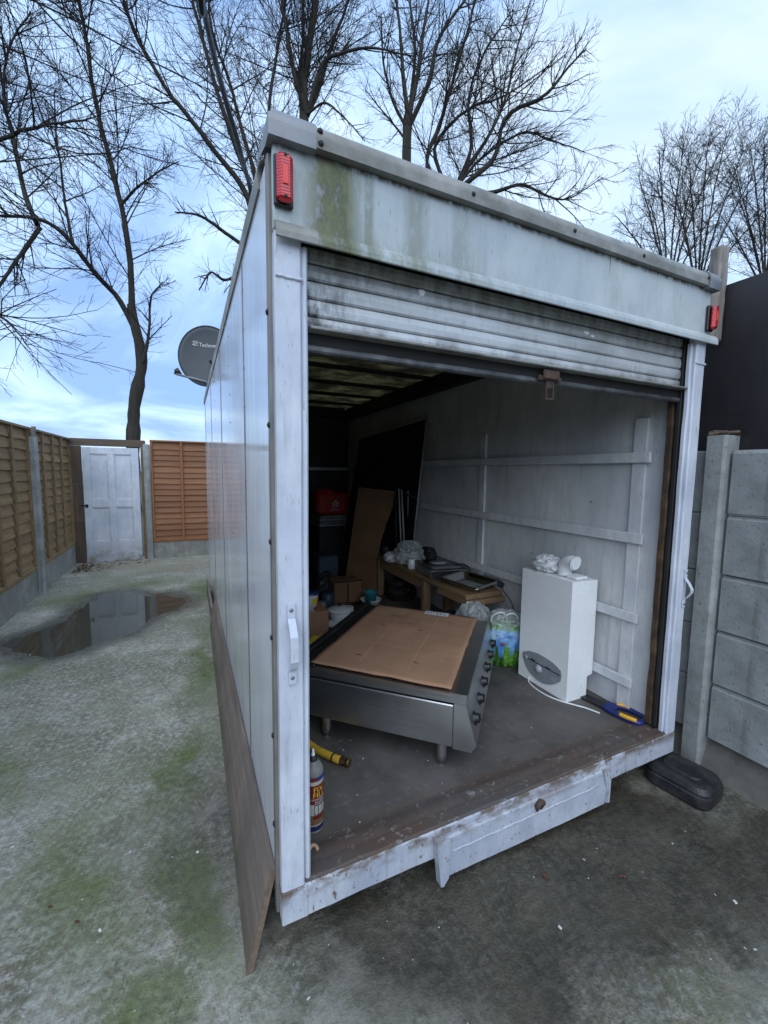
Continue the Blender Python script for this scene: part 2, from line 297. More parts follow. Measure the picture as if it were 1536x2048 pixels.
def mats():
    M['yard'] = m_concrete_yard(); M['water'] = m_water()
    M['earth'] = simple('earth', (.06, .055, .03), .95, var=.4, scale=.5, bump=.5, bscale=8)
    M['side'] = m_side()
    M['post'] = worn_paint('post_paint', (.64, .66, .72), (.16, .14, .13), rough=.42, chip=.685, streak_amt=.8, sc_=1.4, streak=(.26, .25, .29))
    M['sill'] = worn_paint('sill_paint', (.50, .52, .57), (.15, .10, .07), rough=.6, chip=.60, streak_amt=1.0, sc_=1.6, streak=(.20, .17, .16), algae=lambda t, c: t.mix(t.math('MULTIPLY', t.ramp(t.xyz()[2], .165, .215), t.ramp(t.noise(18, 8, .7, t.vec((.6, 1, 1))), .42, .55)), c, (.13, .095, .07)))
    M['header'] = worn_paint('header_paint', (.47, .51, .51), (.20, .18, .15), rough=.5, chip=.76, streak_amt=.45, sc_=.9, algae=header_algae)
    M['alu'] = simple('weathered_aluminium', (.33, .32, .30), .6, .3, var=.3, scale=9, bump=.25, bscale=90, dirt=(.10, .10, .08), dirt_amt=.9)
    M['alu_dark'] = simple('dull_grey_aluminium', (.22, .225, .235), .5, .45, var=.25, scale=6, bump=.15, bscale=90, dirt=(.07, .07, .065), dirt_amt=.5)
    M['trim'] = simple('brown_grey_trim', (.20, .185, .17), .5, .2, var=.2, scale=9)
    M['black'] = simple('black_plastic', (.012, .012, .014), .45, var=.3, scale=20, bump=.15, bscale=120)
    M['rubber'] = simple('dusty_black_rubber', (.016, .016, .018), .48, var=.5, scale=12, bump=.4, bscale=90, dirt=(.06, .055, .05), dirt_amt=.5)
    M['gloom'] = simple('dark_steel', (.02, .02, .021), .7, .2, var=.4, scale=6)
    t = NT('shutter_paint'); x, y, z = t.xyz(); f = t.noise(26, 8, .7, t.vec((1, 1, .4))); b = t.noise(4, 6, .6, t.vec((1, 1, 2)))
    c = t.mix(t.ramp(b, .3, .7), (.40, .41, .41), (.62, .64, .66)); c = t.mix(t.math('MULTIPLY', t.ramp(f, .54, .72), .5), c, (.16, .155, .14))
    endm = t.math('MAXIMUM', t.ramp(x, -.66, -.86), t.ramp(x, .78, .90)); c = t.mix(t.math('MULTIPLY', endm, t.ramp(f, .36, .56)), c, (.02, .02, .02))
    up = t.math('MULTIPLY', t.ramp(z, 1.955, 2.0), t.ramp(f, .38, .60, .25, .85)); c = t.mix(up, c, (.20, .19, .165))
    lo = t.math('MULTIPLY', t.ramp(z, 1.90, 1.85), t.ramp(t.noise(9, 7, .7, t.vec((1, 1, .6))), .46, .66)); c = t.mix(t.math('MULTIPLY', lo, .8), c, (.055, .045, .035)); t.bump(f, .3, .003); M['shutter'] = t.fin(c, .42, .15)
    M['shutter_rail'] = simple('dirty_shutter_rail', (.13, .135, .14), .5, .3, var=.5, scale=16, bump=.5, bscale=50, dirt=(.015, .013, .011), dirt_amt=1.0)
    M['recess_shade'] = simple('painted_recess_shade', (.012, .011, .010), .8, var=.5, scale=12)  # near-black colour stands in for the shade inside the shutter's rail recess
    M['rust'] = simple('rusty_steel', (.085, .052, .038), .85, .2, var=.5, scale=30, bump=.6, bscale=80, dirt=(.03, .022, .018), dirt_amt=.6)
    t = NT('worn_sill_top'); f = t.noise(28, 8, .72); b = t.noise(5, 7, .65, t.vec((.4, 1, 1))); c = t.mix(t.ramp(b, .35, .62), (.075, .070, .068), (.085, .055, .042)); c = t.mix(t.ramp(f, .56, .66, 0, .75), c, (.26, .25, .24)); c = t.mix(t.ramp(t.noise(11, 8, .7, t.vec(loc=(7, 1, 2))), .56, .68, 0, .8), c, (.035, .028, .024)); t.bump(f, .5, .004); M['sill_top'] = t.fin(c, .75)
    t = NT('box_floor'); f = t.noise(30, 8, .7); b = t.noise(3, 7, .65); x, y, z = t.xyz()
    c = t.mix(t.ramp(b, .32, .68), (.050, .045, .042), (.12, .108, .10)); c = t.mix(t.ramp(f, .55, .75, 0, .6), c, (.20, .185, .17))
    c = t.mix(t.ramp(t.noise(6, 8, .7, t.vec(loc=(2, 2, 2))), .62, .7, 0, .8), c, (.018, .017, .017)); c = t.mix(t.math('MULTIPLY', t.ramp(y, -2.06, -2.12), t.ramp(f, .3, .6, .3, .9)), c, (.10, .06, .042))
    t.bump(t.math('ADD', f, b), .4, .004); M['floor'] = t.fin(c, t.ramp(b, .3, .7, .5, .75))
    M['lining'] = worn_paint('lining_paint', (.66, .66, .64), (.24, .22, .18), rough=.6, chip=.70, streak_amt=.85, sc_=.9, streak=(.20, .19, .17))
    M['lining_batten'] = worn_paint('batten_paint', (.68, .68, .67), (.20, .17, .13), rough=.6, chip=.68, streak_amt=.35, sc_=1.6, streak=(.25, .24, .22))
    M['torn'] = simple('torn_brown_timber', (.085, .048, .024), .9, var=.7, scale=22, bump=.6, bscale=50, dirt=(.018, .012, .008), dirt_amt=1.0)
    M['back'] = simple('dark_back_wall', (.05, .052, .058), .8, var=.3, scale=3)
    M['track'] = simple('dirty_door_track', (.035, .024, .016), .8, var=.6, scale=14, bump=.4, bscale=60, dirt=(.09, .05, .02), dirt_amt=.6)
    t = NT('translucent_roof'); b = t.noise(3.2, 8, .72, dist=.5); c = t.mix(t.ramp(b, .44, .68), (.022, .019, .010), (.22, .19, .085)); c = t.mix(t.ramp(t.noise(40, 5, .7), .5, .7, 0, .5), c, (.08, .07, .03))
    t.fin(c, .7); tr = t.n.new('ShaderNodeBsdfTranslucent'); t.l.new(c, tr.inputs[0]); ms = t.n.new('ShaderNodeMixShader'); ms.inputs[0].default_value = .22; t.l.new(t.b.outputs[0], ms.inputs[1]); t.l.new(tr.outputs[0], ms.inputs[2]); t.l.new(ms.outputs[0], t.o.inputs[0]); M['roof'] = t.m
    t = NT('red_lens'); x, y, z = t.xyz(); t.bump(t.math('SINE', t.math('MULTIPLY', z, 900.0)), .25, .002); c = t.mix(t.ramp(t.noise(25, 6, .7), .5, .75, 0, .7), (.50, .012, .018), (.10, .01, .012)); M['lens'] = t.fin(c, .22, 0, Coat_Weight=.3)
    M['lens_pale'] = simple('bright_red_lens', (.72, .04, .03), .2, var=.15)
    t = NT('plywood'); g = t.noise(30, 7, .65, t.vec((1, .05, 1))); b = t.noise(3, 6, .65); x, y, z = t.xyz()
    c = t.mix(t.ramp(g, .32, .68), (.14, .105, .085), (.27, .215, .18)); c = t.mix(t.ramp(b, .42, .68, 0, .6), c, (.10, .09, .085)); c = t.mix(t.math('MULTIPLY', t.ramp(z, .10, .0), t.ramp(b, .3, .6, .2, .8)), c, (.06, .065, .035)); t.bump(g, .3, .003); M['ply'] = t.fin(c, .8)
    M['ply_edge'] = wood('plywood_edge', (.10, .07, .05), (.2, .14, .09), axis='y')
    M['lap_old'] = wood('weathered_lap_board', (.19, .115, .052), (.35, .225, .105), axis='x', scale=1.0, moss=(.12, .10, .030), var=.40)
    M['lap_frame'] = wood('weathered_lap_frame', (.17, .11, .05), (.30, .20, .10), axis='z', moss=(.09, .09, .03), var=.3)
    M['lap_new'] = wood('orange_lap_board', (.235, .10, .045), (.36, .17, .078), axis='x', var=.45, moss=(.20, .085, .035))
    M['lap_new_f'] = wood('orange_lap_frame', (.26, .095, .032), (.37, .15, .055), axis='z', var=.2)
    M['beam'] = wood('brown_gate_timber', (.075, .05, .033), (.16, .11, .075), axis='x', var=.4)
    M['beam_v'] = wood('brown_gate_post', (.075, .05, .035), (.17, .12, .085), axis='z', var=.4)
    M['grey_timber'] = wood('grey_weathered_post', (.12, .10, .085), (.30, .27, .235), axis='z', var=.1)
    M['timber'] = wood('new_softwood', (.20, .12, .060), (.34, .215, .11), axis='y', var=.25)
    M['timber_v'] = wood('softwood_leg', (.15, .10, .055), (.26, .175, .095), axis='z', var=.2)
    M['bark'] = wood('tree_bark', (.022, .018, .014), (.055, .045, .034), rough=.95, axis='z', scale=.35, bumpy=.8, var=.2)
    M['twig'] = simple('twig_bark', (.022, .017, .015), .95, var=.4, scale=3)
    M['conc'] = m_concrete('post_concrete', (.23, .235, .225), (.36, .37, .355)); M['conc_s'] = m_concrete('board_concrete', (.23, .24, .235), (.345, .355, .345), pits=True); M['conc_b'] = m_concrete('gravel_board_concrete', (.22, .21, .18), (.32, .31, .28), pits=False)
    M['conc_base'] = m_concrete('damp_wall_foot', (.10, .095, .08), (.17, .16, .14), pits=False)
    M['hoard'] = worn_paint('dark_brown_paint', (.022, .017, .018), (.10, .085, .07), streak=(.04, .034, .032), rough=.42, chip=.74, streak_amt=.5)
    M['door'] = worn_paint('gate_door_paint', (.66, .69, .74), (.3, .27, .22), streak=(.4, .4, .4), rough=.4, chip=.78, streak_amt=.3, algae=lambda t, c: t.mix(t.math('MULTIPLY', t.ramp(t.xyz()[2], .36, .05), t.ramp(t.noise(9, 8, .7), .38, .6, .1, .85)), c, (.20, .17, .11)))
    t = NT('brushed_steel'); g = t.noise(6, 3, .5, t.vec((.3, .3, 40))); c = t.mix(t.ramp(t.noise(4, 6, .6), .3, .7), (.50, .51, .515), (.66, .67, .68)); c = t.mix(t.ramp(t.noise(2.5, 5, .6, t.vec(loc=(6, 1, 1))), .5, .8, 0, .5), c, (.25, .24, .22)); t.bump(g, .012, .001); M['steel'] = t.fin(c, t.ramp(g, .3, .7, .28, .38), 1.0)
    M['steel_dark'] = simple('dark_steel_edge', (.06, .062, .066), .4, .8, var=.3, scale=8)
    M['chrome'] = simple('polished_tray_steel', (.60, .61, .61), .16, 1.0, var=.08, scale=6)
    M['knob'] = simple('black_knob', (.010, .010, .011), .28, var=.2)
    t = NT('cardboard'); x, y, z = t.xyz(); b = t.noise(4, 7, .65); c = t.mix(t.ramp(b, .3, .7), (.30, .165, .095), (.42, .245, .15)); c = t.mix(t.ramp(t.noise(16, 8, .75, t.vec(loc=(3, 1, 5))), .6, .72, 0, .55), c, (.13, .072, .045)); t.bump(t.noise(12, 5), .15, .004); M['card'] = t.fin(c, .85)
    M['card_pale'] = simple('cardboard_crease', (.48, .31, .20), .9, var=.2); M['card_tape'] = simple('parcel_tape', (.34, .215, .135), .3, var=.15); M['card_dark'] = simple('brown_board', (.16, .085, .042), .85, var=.25, scale=4)
    M['card_print'] = simple('dark_print', (.07, .04, .028), .8)
    M['paper'] = simple('white_paper', (.72, .73, .76), .6, var=.05); M['ink'] = simple('grey_ink', (.12, .12, .15), .7)
    M['white'] = simple('white_enamel', (.80, .81, .80), .26, var=.03, scale=3)
    M['white_pl'] = simple('white_plastic', (.72, .74, .74), .35, var=.08); M['bagwhite'] = simple('white_film', (.66, .68, .68), .4, var=.15, scale=14, Transmission_Weight=.15)
    t = NT('clear_film'); t.bump(t.noise(22, 5, .6), .5, .01); M['film'] = t.fin((.55, .58, .58), .16, 0, Alpha=.42, spec=.8)
    M['greypanel'] = simple('grey_control_panel', (.235, .25, .265), .42, var=.1); M['greyhi'] = simple('grey_dial', (.36, .38, .40), .35, var=.1)
    t = NT('printed_carrier_bag'); x, y, z = t.xyz(); g = t.noise(42, 3, .6, t.vec((1, 1, .16))); hgt = t.math('ADD', t.math('MULTIPLY', z, 5.2), t.math('MULTIPLY', t.math('SUBTRACT', .5, g), 3.2))
    grass = t.mix(t.ramp(t.noise(30, 3, .6, t.vec((1, 1, .2))), .4, .6), (.012, .05, .008), (.11, .30, .03)); skyc = t.mix(t.ramp(t.noise(9, 4), .4, .65), (.05, .20, .52), (.42, .58, .72))
    c = t.mix(t.ramp(hgt, .52, .75), grass, skyc); c = t.mix(t.ramp(z, .235, .26), c, (.16, .30, .10)); c = t.mix(t.ramp(t.vor(11), .10, .07), c, (.5, .55, .5)); M['bagprint'] = t.fin(c, .32, spec=.6)
    M['bagred'] = simple('red_delivery_bag', (.42, .022, .012), .6, var=.2); M['logo'] = simple('white_print', (.62, .6, .58), .6, var=.05)
    M['blueh'] = simple('blue_grip', (.012, .022, .13), .4, var=.2); M['yellow'] = simple('yellow_grip', (.72, .36, .012), .42, var=.12); M['hose'] = simple('yellow_gas_hose', (.50, .30, .025), .5, var=.2, scale=20, dirt=(.15, .1, .03), dirt_amt=.4); M['brass'] = simple('dull_brass', (.13, .09, .04), .45, .8, var=.4, scale=30)
    M['can_red'] = simple('can_red_print', (.22, .022, .016), .3, .3, var=.1); M['can_cream'] = simple('can_cream_print', (.55, .52, .44), .3, .2, var=.1); M['can_blue'] = simple('can_blue_print', (.02, .06, .32), .3, .2); M['can_yel'] = simple('can_yellow_text', (.78, .52, .06), .4); M['can_navy'] = simple('can_navy_base', (.03, .035, .11), .3, .4); M['can_brown'] = simple('can_brown_print', (.2, .12, .06), .4, .2)
    M['navy'] = simple('navy_board', (.006, .007, .013), .5, var=.3, scale=3); M['pale_edge'] = simple('pale_edging', (.28, .29, .28), .5, var=.2); M['bluegrey'] = simple('blue_grey_bin', (.035, .05, .075), .5, var=.2); M['teal'] = simple('turquoise_tub', (.03, .22, .26), .4, var=.2); M['hobglass'] = simple('black_hob_glass', (.008, .008, .01), .15, var=.2); M['yell_lid'] = simple('yellow_plastic', (.6, .5, .04), .45); M['bluelid'] = simple('blue_lid', (.01, .03, .12), .4); M['redp'] = simple('red_label_print', (.5, .03, .03), .5)
    M['dish'] = simple('dark_grey_dish', (.020, .028, .037), .42, .1, var=.15, scale=4); M['cable'] = simple('black_cable', (.008, .009, .014), .5, var=.2); M['leaf'] = simple('dead_leaf', (.10, .045, .03), .9, var=.6, scale=20); M['chip'] = simple('pale_chip', (.52, .53, .52), .7, var=.2, scale=40); M['hinge'] = simple('dark_latch', (.03, .03, .03), .6, .5)
    M['film_dark'] = simple('dark_bundle', (.012, .012, .013), .6, var=.4, scale=20)
mats()
# ------------------------------------------------------------------ the setting: ground, yard, puddle
tag(MB().add([(-400, -400, -.05), (400, -400, -.05), (400, 400, -.05), (-400, 400, -.05)], [(0, 1, 2, 3)]).build('ground', M['earth']), kind='structure')
pud = [(5, 1288), (30, 1275), (60, 1265), (95, 1254), (130, 1240), (165, 1212), (200, 1190), (230, 1184), (260, 1182), (280, 1186), (300, 1190), (325, 1187), (345, 1190), (360, 1195), (372, 1203), (362, 1211), (350, 1218), (330, 1223), (310, 1230), (290, 1245), (270, 1260), (230, 1272), (190, 1285), (160, 1297), (130, 1305), (110, 1310), (90, 1312), (60, 1308), (40, 1300), (20, 1294)]
pw = np.array([on(x, y, 2, 0)[:2] for x, y in pud])
xs = np.concatenate([np.arange(-1.75, .25, .028), np.linspace(.25, 2.75, 8)]); ys = np.concatenate([np.linspace(-7, 3.3, 14), np.arange(3.33, 6.3, .028), np.linspace(6.3, 7.95, 5)])
GX, GY = np.meshgrid(xs, ys); Q = np.stack([GX.ravel(), GY.ravel()], 1)
dmin = np.full(len(Q), 9.0); inside = np.zeros(len(Q), bool)
for i in range(len(pw)):
    p, q = pw[i], pw[(i+1) % len(pw)]; e = q-p; t_ = np.clip(((Q-p) @ e)/(e @ e), 0, 1); dmin = np.minimum(dmin, np.linalg.norm(Q-p-t_[:, None]*e, axis=1))
    c_ = ((p[1] > Q[:, 1]) != (q[1] > Q[:, 1])) & (Q[:, 0] < (q[0]-p[0])*(Q[:, 1]-p[1])/(q[1]-p[1]+1e-12)+p[0]); inside ^= c_
sdist = np.where(inside, -dmin, dmin)
nz = np.array([.05*mnoise.noise(Vector((x*5, y*5, 1)))+.035*mnoise.noise(Vector((x*14, y*14, 3)))+.02*mnoise.noise(Vector((x*35, y*35, 3))) if d < .6 else 0 for (x, y), d in zip(Q, dmin)])
gz = np.clip((sdist+nz-.26)*.045, -.022, 0.0)
nX = len(xs); yv = [(x, y, z) for (x, y), z in zip(Q, gz)]; yf = [(j*nX+i, j*nX+i+1, (j+1)*nX+i+1, (j+1)*nX+i) for j in range(len(ys)-1) for i in range(nX-1)]
tag(MB().add(yv, yf, True).build('concrete_yard', M['yard']), kind='structure')
tag(MB().add([(-1.55, 3.5, -.0115), (.08, 3.5, -.0115), (.08, 6.1, -.0115), (-1.55, 6.1, -.0115)], [(0, 1, 2, 3)]).build('puddle', M['water']), kind='structure')

# ------------------------------------------------------------------ the white cargo box
X0, X1, Y0, Y1, ZB, ZT, ZF = .21, 2.11, 1.12, 5.62, .12, 2.25, .215
BX = thing('cargo_box', (1.16, 3.36, 0), 'white truck box body used as a shed, its roller shutter half open', 'shed')
def part(mb, name, m, parent=BX, **k): return mb.build(name, M[m] if isinstance(m, str) else m, parent, **k)
# bearers under the body
for x in (.55, 1.7): part(MB().box((x, 1.5, 0), (x+.12, 5.5, .10), .01), 'bearer', 'gloom')
part(MB().box((X0+.02, 1.16, .10), (X1-.02, Y1-.02, .21)), 'chassis', 'gloom')
# side sheets with open joints, rivets along every joint
part(MB().box((X0+.016, 1.16, .14), (X0+.03, Y1, 2.26)), 'wall_backing', 'gloom')
seams = [1.185, 1.74, 2.95, 4.12, 5.40, Y1]
riv = MB()
def dome(mb, p, nrm, r, h, k=6):
    nrm = np.array(nrm, float); ref = np.array([0, 0, 1.0]) if abs(nrm[2]) < .8 else np.array([1.0, 0, 0]); a = np.cross(nrm, ref); a /= np.linalg.norm(a); b = np.cross(nrm, a); v = []
    for rr, hh in ((r, 0), (r*.8, h*.6)):
        for j in range(k): t = 2*math.pi*j/k; v.append(np.array(p)+rr*(math.cos(t)*a+math.sin(t)*b)+nrm*hh)
    v.append(np.array(p)+nrm*h); f = [(j, k+j, k+(j+1) % k, (j+1) % k) for j in range(k)]+[(k+j, 2*k, k+(j+1) % k) for j in range(k)]
    mb.add(v, f, True)
for a, b in zip(seams[:-1], seams[1:]):
    part(MB().box((X0, a+.003, .14), (X0+.014, b-.003, 2.262), .002), 'side_panel', 'side')
    if a > 1.3: part(MB().box((X0-.002, a-.011, .142), (X0-.0003, a+.011, 2.26)), 'joint_strip', 'alu_dark')
    for yy in ((a+.018, (a+b)/2, b-.018) if b-a > .8 else (b-.018,)):
        z = .25
        while z < 2.2: dome(riv, (X0, yy, z), (-1, 0, 0), .0045, .003); z += .145
tag(part(riv, 'rivets', 'alu_dark'), kind='stuff')
# front corner trim with bolts
part(MB().box((X0-.006, 1.150, .13), (X0+.012, 1.183, 2.25), .003), 'corner_trim', 'trim')
for z in (1.867, 1.574, 1.255, .98, .686, .409):
    mb = MB(); dome(mb, (X0-.006, 1.166, z), (-1, 0, 0), .009, .007, 8); part(mb, 'bolt', 'gloom')
part(MB().box((X1-.014, 1.16, .14), (X1, Y1, 2.262)), 'side_panel', 'side')
part(MB().box((X0+.03, Y1-.03, .14), (X1-.014, Y1, 2.312)), 'back_panel', 'side')
# door posts
def wavy_bar(lo, hi, nz=40, amp=.0012, seed=0):
    """upright painted post with slightly dented faces and softened edges"""
    (x0, y0, z0), (x1, y1, z1) = lo, hi; b = .005
    ring = [(x0+b, y0), (x1-b, y0), (x1, y0+b), (x1, y1), (x0, y1), (x0, y0+b)]; mb = MB(); v = []; n = len(ring)
    for i in range(nz+1):
        z = z0+(z1-z0)*i/nz
        for j, (x, y) in enumerate(ring): v.append((x+amp*mnoise.noise(Vector((x*9+seed, y*9, z*5))), y+amp*1.6*mnoise.noise(Vector((x*7, seed+y*5, z*6))), z))
    f = [(i*n+j, i*n+(j+1) % n, (i+1)*n+(j+1) % n, (i+1)*n+j) for i in range(nz) for j in range(n)]+[tuple(range(n-1, -1, -1)), tuple(nz*n+j for j in range(n))]
    return mb.add(v, f)
lp = part(wavy_bar((X0+.004, Y0, .222), (.283, 1.20, 2.055), seed=1), 'door_post', 'post')
part(wavy_bar((.2845, Y0+.004, .232), (.3005, 1.20, 2.03), seed=4, amp=.0016), 'post_bead', 'post', lp)
rp = part(wavy_bar((2.030, Y0, .222), (2.098, 1.155, 2.055), seed=8), 'door_post', 'post')
part(wavy_bar((2.016, Y0+.012, .232), (2.0285, 1.150, 2.03), seed=5, amp=.002), 'post_bead', 'post', rp)
# rolled weld bead across the head of each post
for x0, x1 in ((X0+.006, .284), (2.03, 2.098)):
    pts = [(x0+(x1-x0)*i/14, Y0-.001, 1.945+.006*mnoise.noise(Vector((i*.9, x0*5, 0)))) for i in range(15)]
    part(MB().tube(pts, [.004+.0025*abs(mnoise.noise(Vector((i*1.7, x0, 3)))) for i in range(15)], 6), 'weld_seam', 'post', lp if x0 < 1 else rp)
# grab handles (bent strap)
def strap(cx, ztop, zbot, out, wd, parent, sx=0):
    path = [(0, ztop), (0, ztop-.042), (out*.55, ztop-.062), (out, ztop-.085), (out*1.05, (ztop+zbot)/2), (out, zbot+.075), (out*.55, zbot+.052), (0, zbot+.036), (0, zbot)]
    mb = MB(); v = []
    for i, (d, z) in enumerate(path):
        for px_, dy in ((-wd/2, 0), (wd/2, 0), (wd/2, .005), (-wd/2, .005)): v.append((cx+px_+sx*i, Y0-.0025-d-dy, z))
    n = len(path); f = [(i*4+j, (i+1)*4+j, (i+1)*4+(j+1) % 4, i*4+(j+1) % 4) for i in range(n-1) for j in range(4)]+[(0, 1, 2, 3), tuple(4*(n-1)+j for j in (3, 2, 1, 0))]
    h = part(mb.add(v, f), 'handle', 'post', parent)
    return h
strap(.247, 1.088, .858, .030, .021, lp, .0003)
strap(2.075, 1.020, .842, .030, .016, rp)
for x, z in ((.247, 1.070), (.249, .876), (2.075, 1.005), (2.075, .856)):
    mb = MB(); dome(mb, (x, Y0-.0078, z), (0, -1, 0), .006, .003, 10); part(mb, 'screw', 'alu_dark', lp if x < 1 else rp)
# header, lip, cap
part(MB().box((X0+.003, Y0, 2.0565), (2.104, 1.145, 2.262), .003), 'header_panel', 'header')
def lip(x0, x1, s_=1.0):
    prof = [(0, .030), (-.010, .028), (-.019, .018), (-.023, .004), (-.023, -.010), (-.019, -.012), (-.016, .0), (-.010, .016), (0, .020)]
    v = [(x, Y0-.001+py*s_, 2.040+pz*s_) for x in (x0, x1) for py, pz in prof]; n = len(prof)
    return MB().add(v, [(j, j+1, n+j+1, n+j) for j in range(n-1)]+[(n-1, 0, n, 2*n-1), tuple(range(n-1, -1, -1)), tuple(range(n, 2*n))], False)
part(lip(.3225, 2.140), 'drip_lip', 'header'); part(lip(.214, .3215, 1.1), 'lip_end_cap', 'alu')
def cap(x0, x1, s_=1.0):
    prof = [(.02, 2.262)]+[(-.022*s_, 2.262), (-.024*s_, 2.288)]+[(-.024*s_+.05-.05*math.cos(a), 2.288+.044*math.sin(a)) for a in np.linspace(.15, math.pi/2, 8)]+[(.14, 2.333), (.14, 2.322), (.02, 2.322)]
    v = [(x, Y0+py, pz) for x in (x0, x1) for py, pz in prof]; n = len(prof)
    return MB().add(v, [(j, (j+1) % n, n+(j+1) % n, n+j) for j in range(n)]+[tuple(range(n-1, -1, -1)), tuple(range(n, 2*n))])
part(cap(.318, 2.035), 'roof_cap', 'alu')
def corner_cap(x0, x1, sg):
    """pressed corner: same section, its outer end rounded down"""
    mb = MB(); secs = []
    for i in range(9):
        t = i/8; x = x0+(x1-x0)*t; d = max(0, 1-(t if sg < 0 else 1-t)*4.0); dz = .034*(1-math.sqrt(max(0, 1-d*d)))
        prof = [(.02, 2.254), (-.026, 2.254), (-.028, 2.288)]+[(-.028+.05-.05*math.cos(a), 2.288+.047*math.sin(a)) for a in np.linspace(.15, math.pi/2, 8)]+[(.17, 2.336)]
        secs.append([(x, Y0+py, min(pz, 2.336-dz)) for py, pz in prof])
    n = len(secs[0]); v = [p for s in secs for p in s]
    f = [(i*n+j, i*n+j+1, (i+1)*n+j+1, (i+1)*n+j) for i in range(8) for j in range(n-1)]+[tuple(range(n-1, -1, -1)), tuple(8*n+j for j in range(n))]
    return mb.add(v, f)
part(corner_cap(.198, .3165, -1), 'corner_cap', 'alu_dark'); part(corner_cap(2.037, 2.122, 1), 'corner_cap', 'alu_dark')
for x, z in ((.327, 2.302), (.329, 2.274), (.801, 2.285), (1.229, 2.285), (1.60, 2.285), (2.028, 2.29)):
    mb = MB(); dome(mb, (x, Y0-.022, z), (0, -1, 0), .008, .007, 8); part(mb, 'cap_bolt', 'gloom')
# top rails along both long sides
for sx, x in ((-1, X0), (1, X1)):
    prof = [(-.006, 2.245), (-.009, 2.285), (-.004, 2.318), (.02, 2.333), (.07, 2.335), (.07, 2.325), (.012, 2.262), (.012, 2.245)]
    v = [(x+(-sx)*px_ if sx > 0 else x+px_, y, z) for y in (1.295, Y1) for px_, z in prof]; n = 8
    part(MB().add(v, [(j, (j+1) % n, n+(j+1) % n, n+j) for j in range(n)]+[tuple(range(n-1, -1, -1)), tuple(range(n, 2*n))]), 'top_rail', 'alu')
# roof and bows
rf = part(MB().grid(lambda u, v: (X0+.02+u*(X1-X0-.04), 1.17+v*(Y1-1.17), 2.318+.004*math.sin(u*40)), 30, 30), 'roof', 'roof')
for y in (1.55, 2.15, 2.72, 3.28, 3.85, 4.42, 5.0): part(MB().box((X0+.09, y, 2.280), (X1-.09, y+.04, 2.31), .004), 'roof_bow', 'gloom')
for x0 in (X0+.035, X1-.135): part(MB().box((x0, 1.22, 2.17), (x0+.10, Y1-.04, 2.30), .006), 'cant_rail', 'gloom')
part(MB().box((X0+.14, Y1-.16, 2.19), (X1-.14, Y1-.035, 2.3135), .006), 'cant_rail', 'gloom')  # extra rail across the back, added to block light leaking in below the roof
# marker lights
def marker(cx, cz, wd, ht, ry=0.0):
    rt = rotm(0, ry, 0); c = (cx, Y0-.012, cz)
    b = part(MB().box((cx-wd/2-.004, Y0-.014, cz-ht/2-.004), (cx+wd/2+.004, Y0-.0005, cz+ht/2+.004), .004), 'marker_light', 'black')
    l = part(MB().box((cx-wd/2, Y0-.036, cz-ht/2), (cx+wd/2, Y0-.0145, cz+ht/2), .009), 'lens', 'lens', b)
    part(MB().box((cx-wd*.18, Y0-.0385, cz-ht*.18), (cx+wd*.18, Y0-.0363, cz+ht*.22), .001), 'reflector', 'lens_pale', b)
    for s in (-1, 1):
        mb = MB(); dome(mb, (cx, Y0-.0362, cz+s*ht*.42), (0, -1, 0), .0045, .002, 8); part(mb, 'screw', 'gloom', b)
marker(.2365, 2.165, .040, .112); marker(2.092, 2.138, .036, .10)
# roller shutter
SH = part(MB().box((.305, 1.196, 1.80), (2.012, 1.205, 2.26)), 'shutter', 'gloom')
zs = [2.062, 2.0185, 1.9745, 1.9265, 1.8795, 1.843]
for i, (zt_, zb_) in enumerate(zip(zs[:-1], zs[1:])):
    v = []; prof = [(0.0, zb_+.0016), (-.0055, zb_+.006), (-.0075, (zt_+zb_)/2), (-.0055, zt_-.006), (0.0, zt_-.0016), (.012, zt_-.0016), (.012, zb_+.0016)]
    nx = 24; mb = MB()
    for k in range(nx+1):
        x = .304+(2.013-.304)*k/nx
        for py, pz in prof: v.append((x, 1.178+py+.0018*mnoise.noise(Vector((x*3, pz*9, i))), pz+.0012*mnoise.noise(Vector((x*2.5, i*3.3, 0)))))
    n = len(prof); f = [(k*n+j, (k+1)*n+j, (k+1)*n+(j+1) % n, k*n+(j+1) % n) for k in range(nx) for j in range(n)]+[tuple(range(n)), tuple(nx*n+j for j in range(n-1, -1, -1))]
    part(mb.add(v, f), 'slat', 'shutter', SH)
for x, z, w2, h2 in ((.672, 2.004, .010, .012), (1.40, 1.992, .014, .007), (1.435, 1.985, .009, .006)):
    part(MB().prism((x, 1.1690, z), (1, 0, 0), (0, 0, 1), [(w2*math.cos(a)*(1+.3*math.sin(3*a)), h2*math.sin(a)*(1+.25*math.cos(2*a))) for a in np.linspace(0, 2*math.pi, 13)[:-1]], -.003), 'paint_splash', 'white_pl', SH)
part(MB().box((.312, 1.135, 1.834), (2.014, 1.190, 1.842), .002), 'rail_lip', 'alu', SH)
part(MB().box((.304, 1.172, 1.8005), (2.012, 1.193, 1.833), .002), 'rail_recess', 'recess_shade', SH)
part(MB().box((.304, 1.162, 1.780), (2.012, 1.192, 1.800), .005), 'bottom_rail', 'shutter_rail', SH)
lt = part(MB().box((1.150, 1.150, 1.788), (1.262, 1.1575, 1.806), .003).box((1.166, 1.142, 1.792), (1.245, 1.1505, 1.826), .006), 'latch', 'rust', SH)
part(MB().box((1.186, 1.150, 1.722), (1.192, 1.1565, 1.7875)).box((1.2195, 1.150, 1.722), (1.2255, 1.1565, 1.7875)).box((1.1925, 1.150, 1.722), (1.219, 1.1565, 1.729)).box((1.1925, 1.150, 1.764), (1.219, 1.1565, 1.7875)), 'latch_hasp', 'rust', SH)
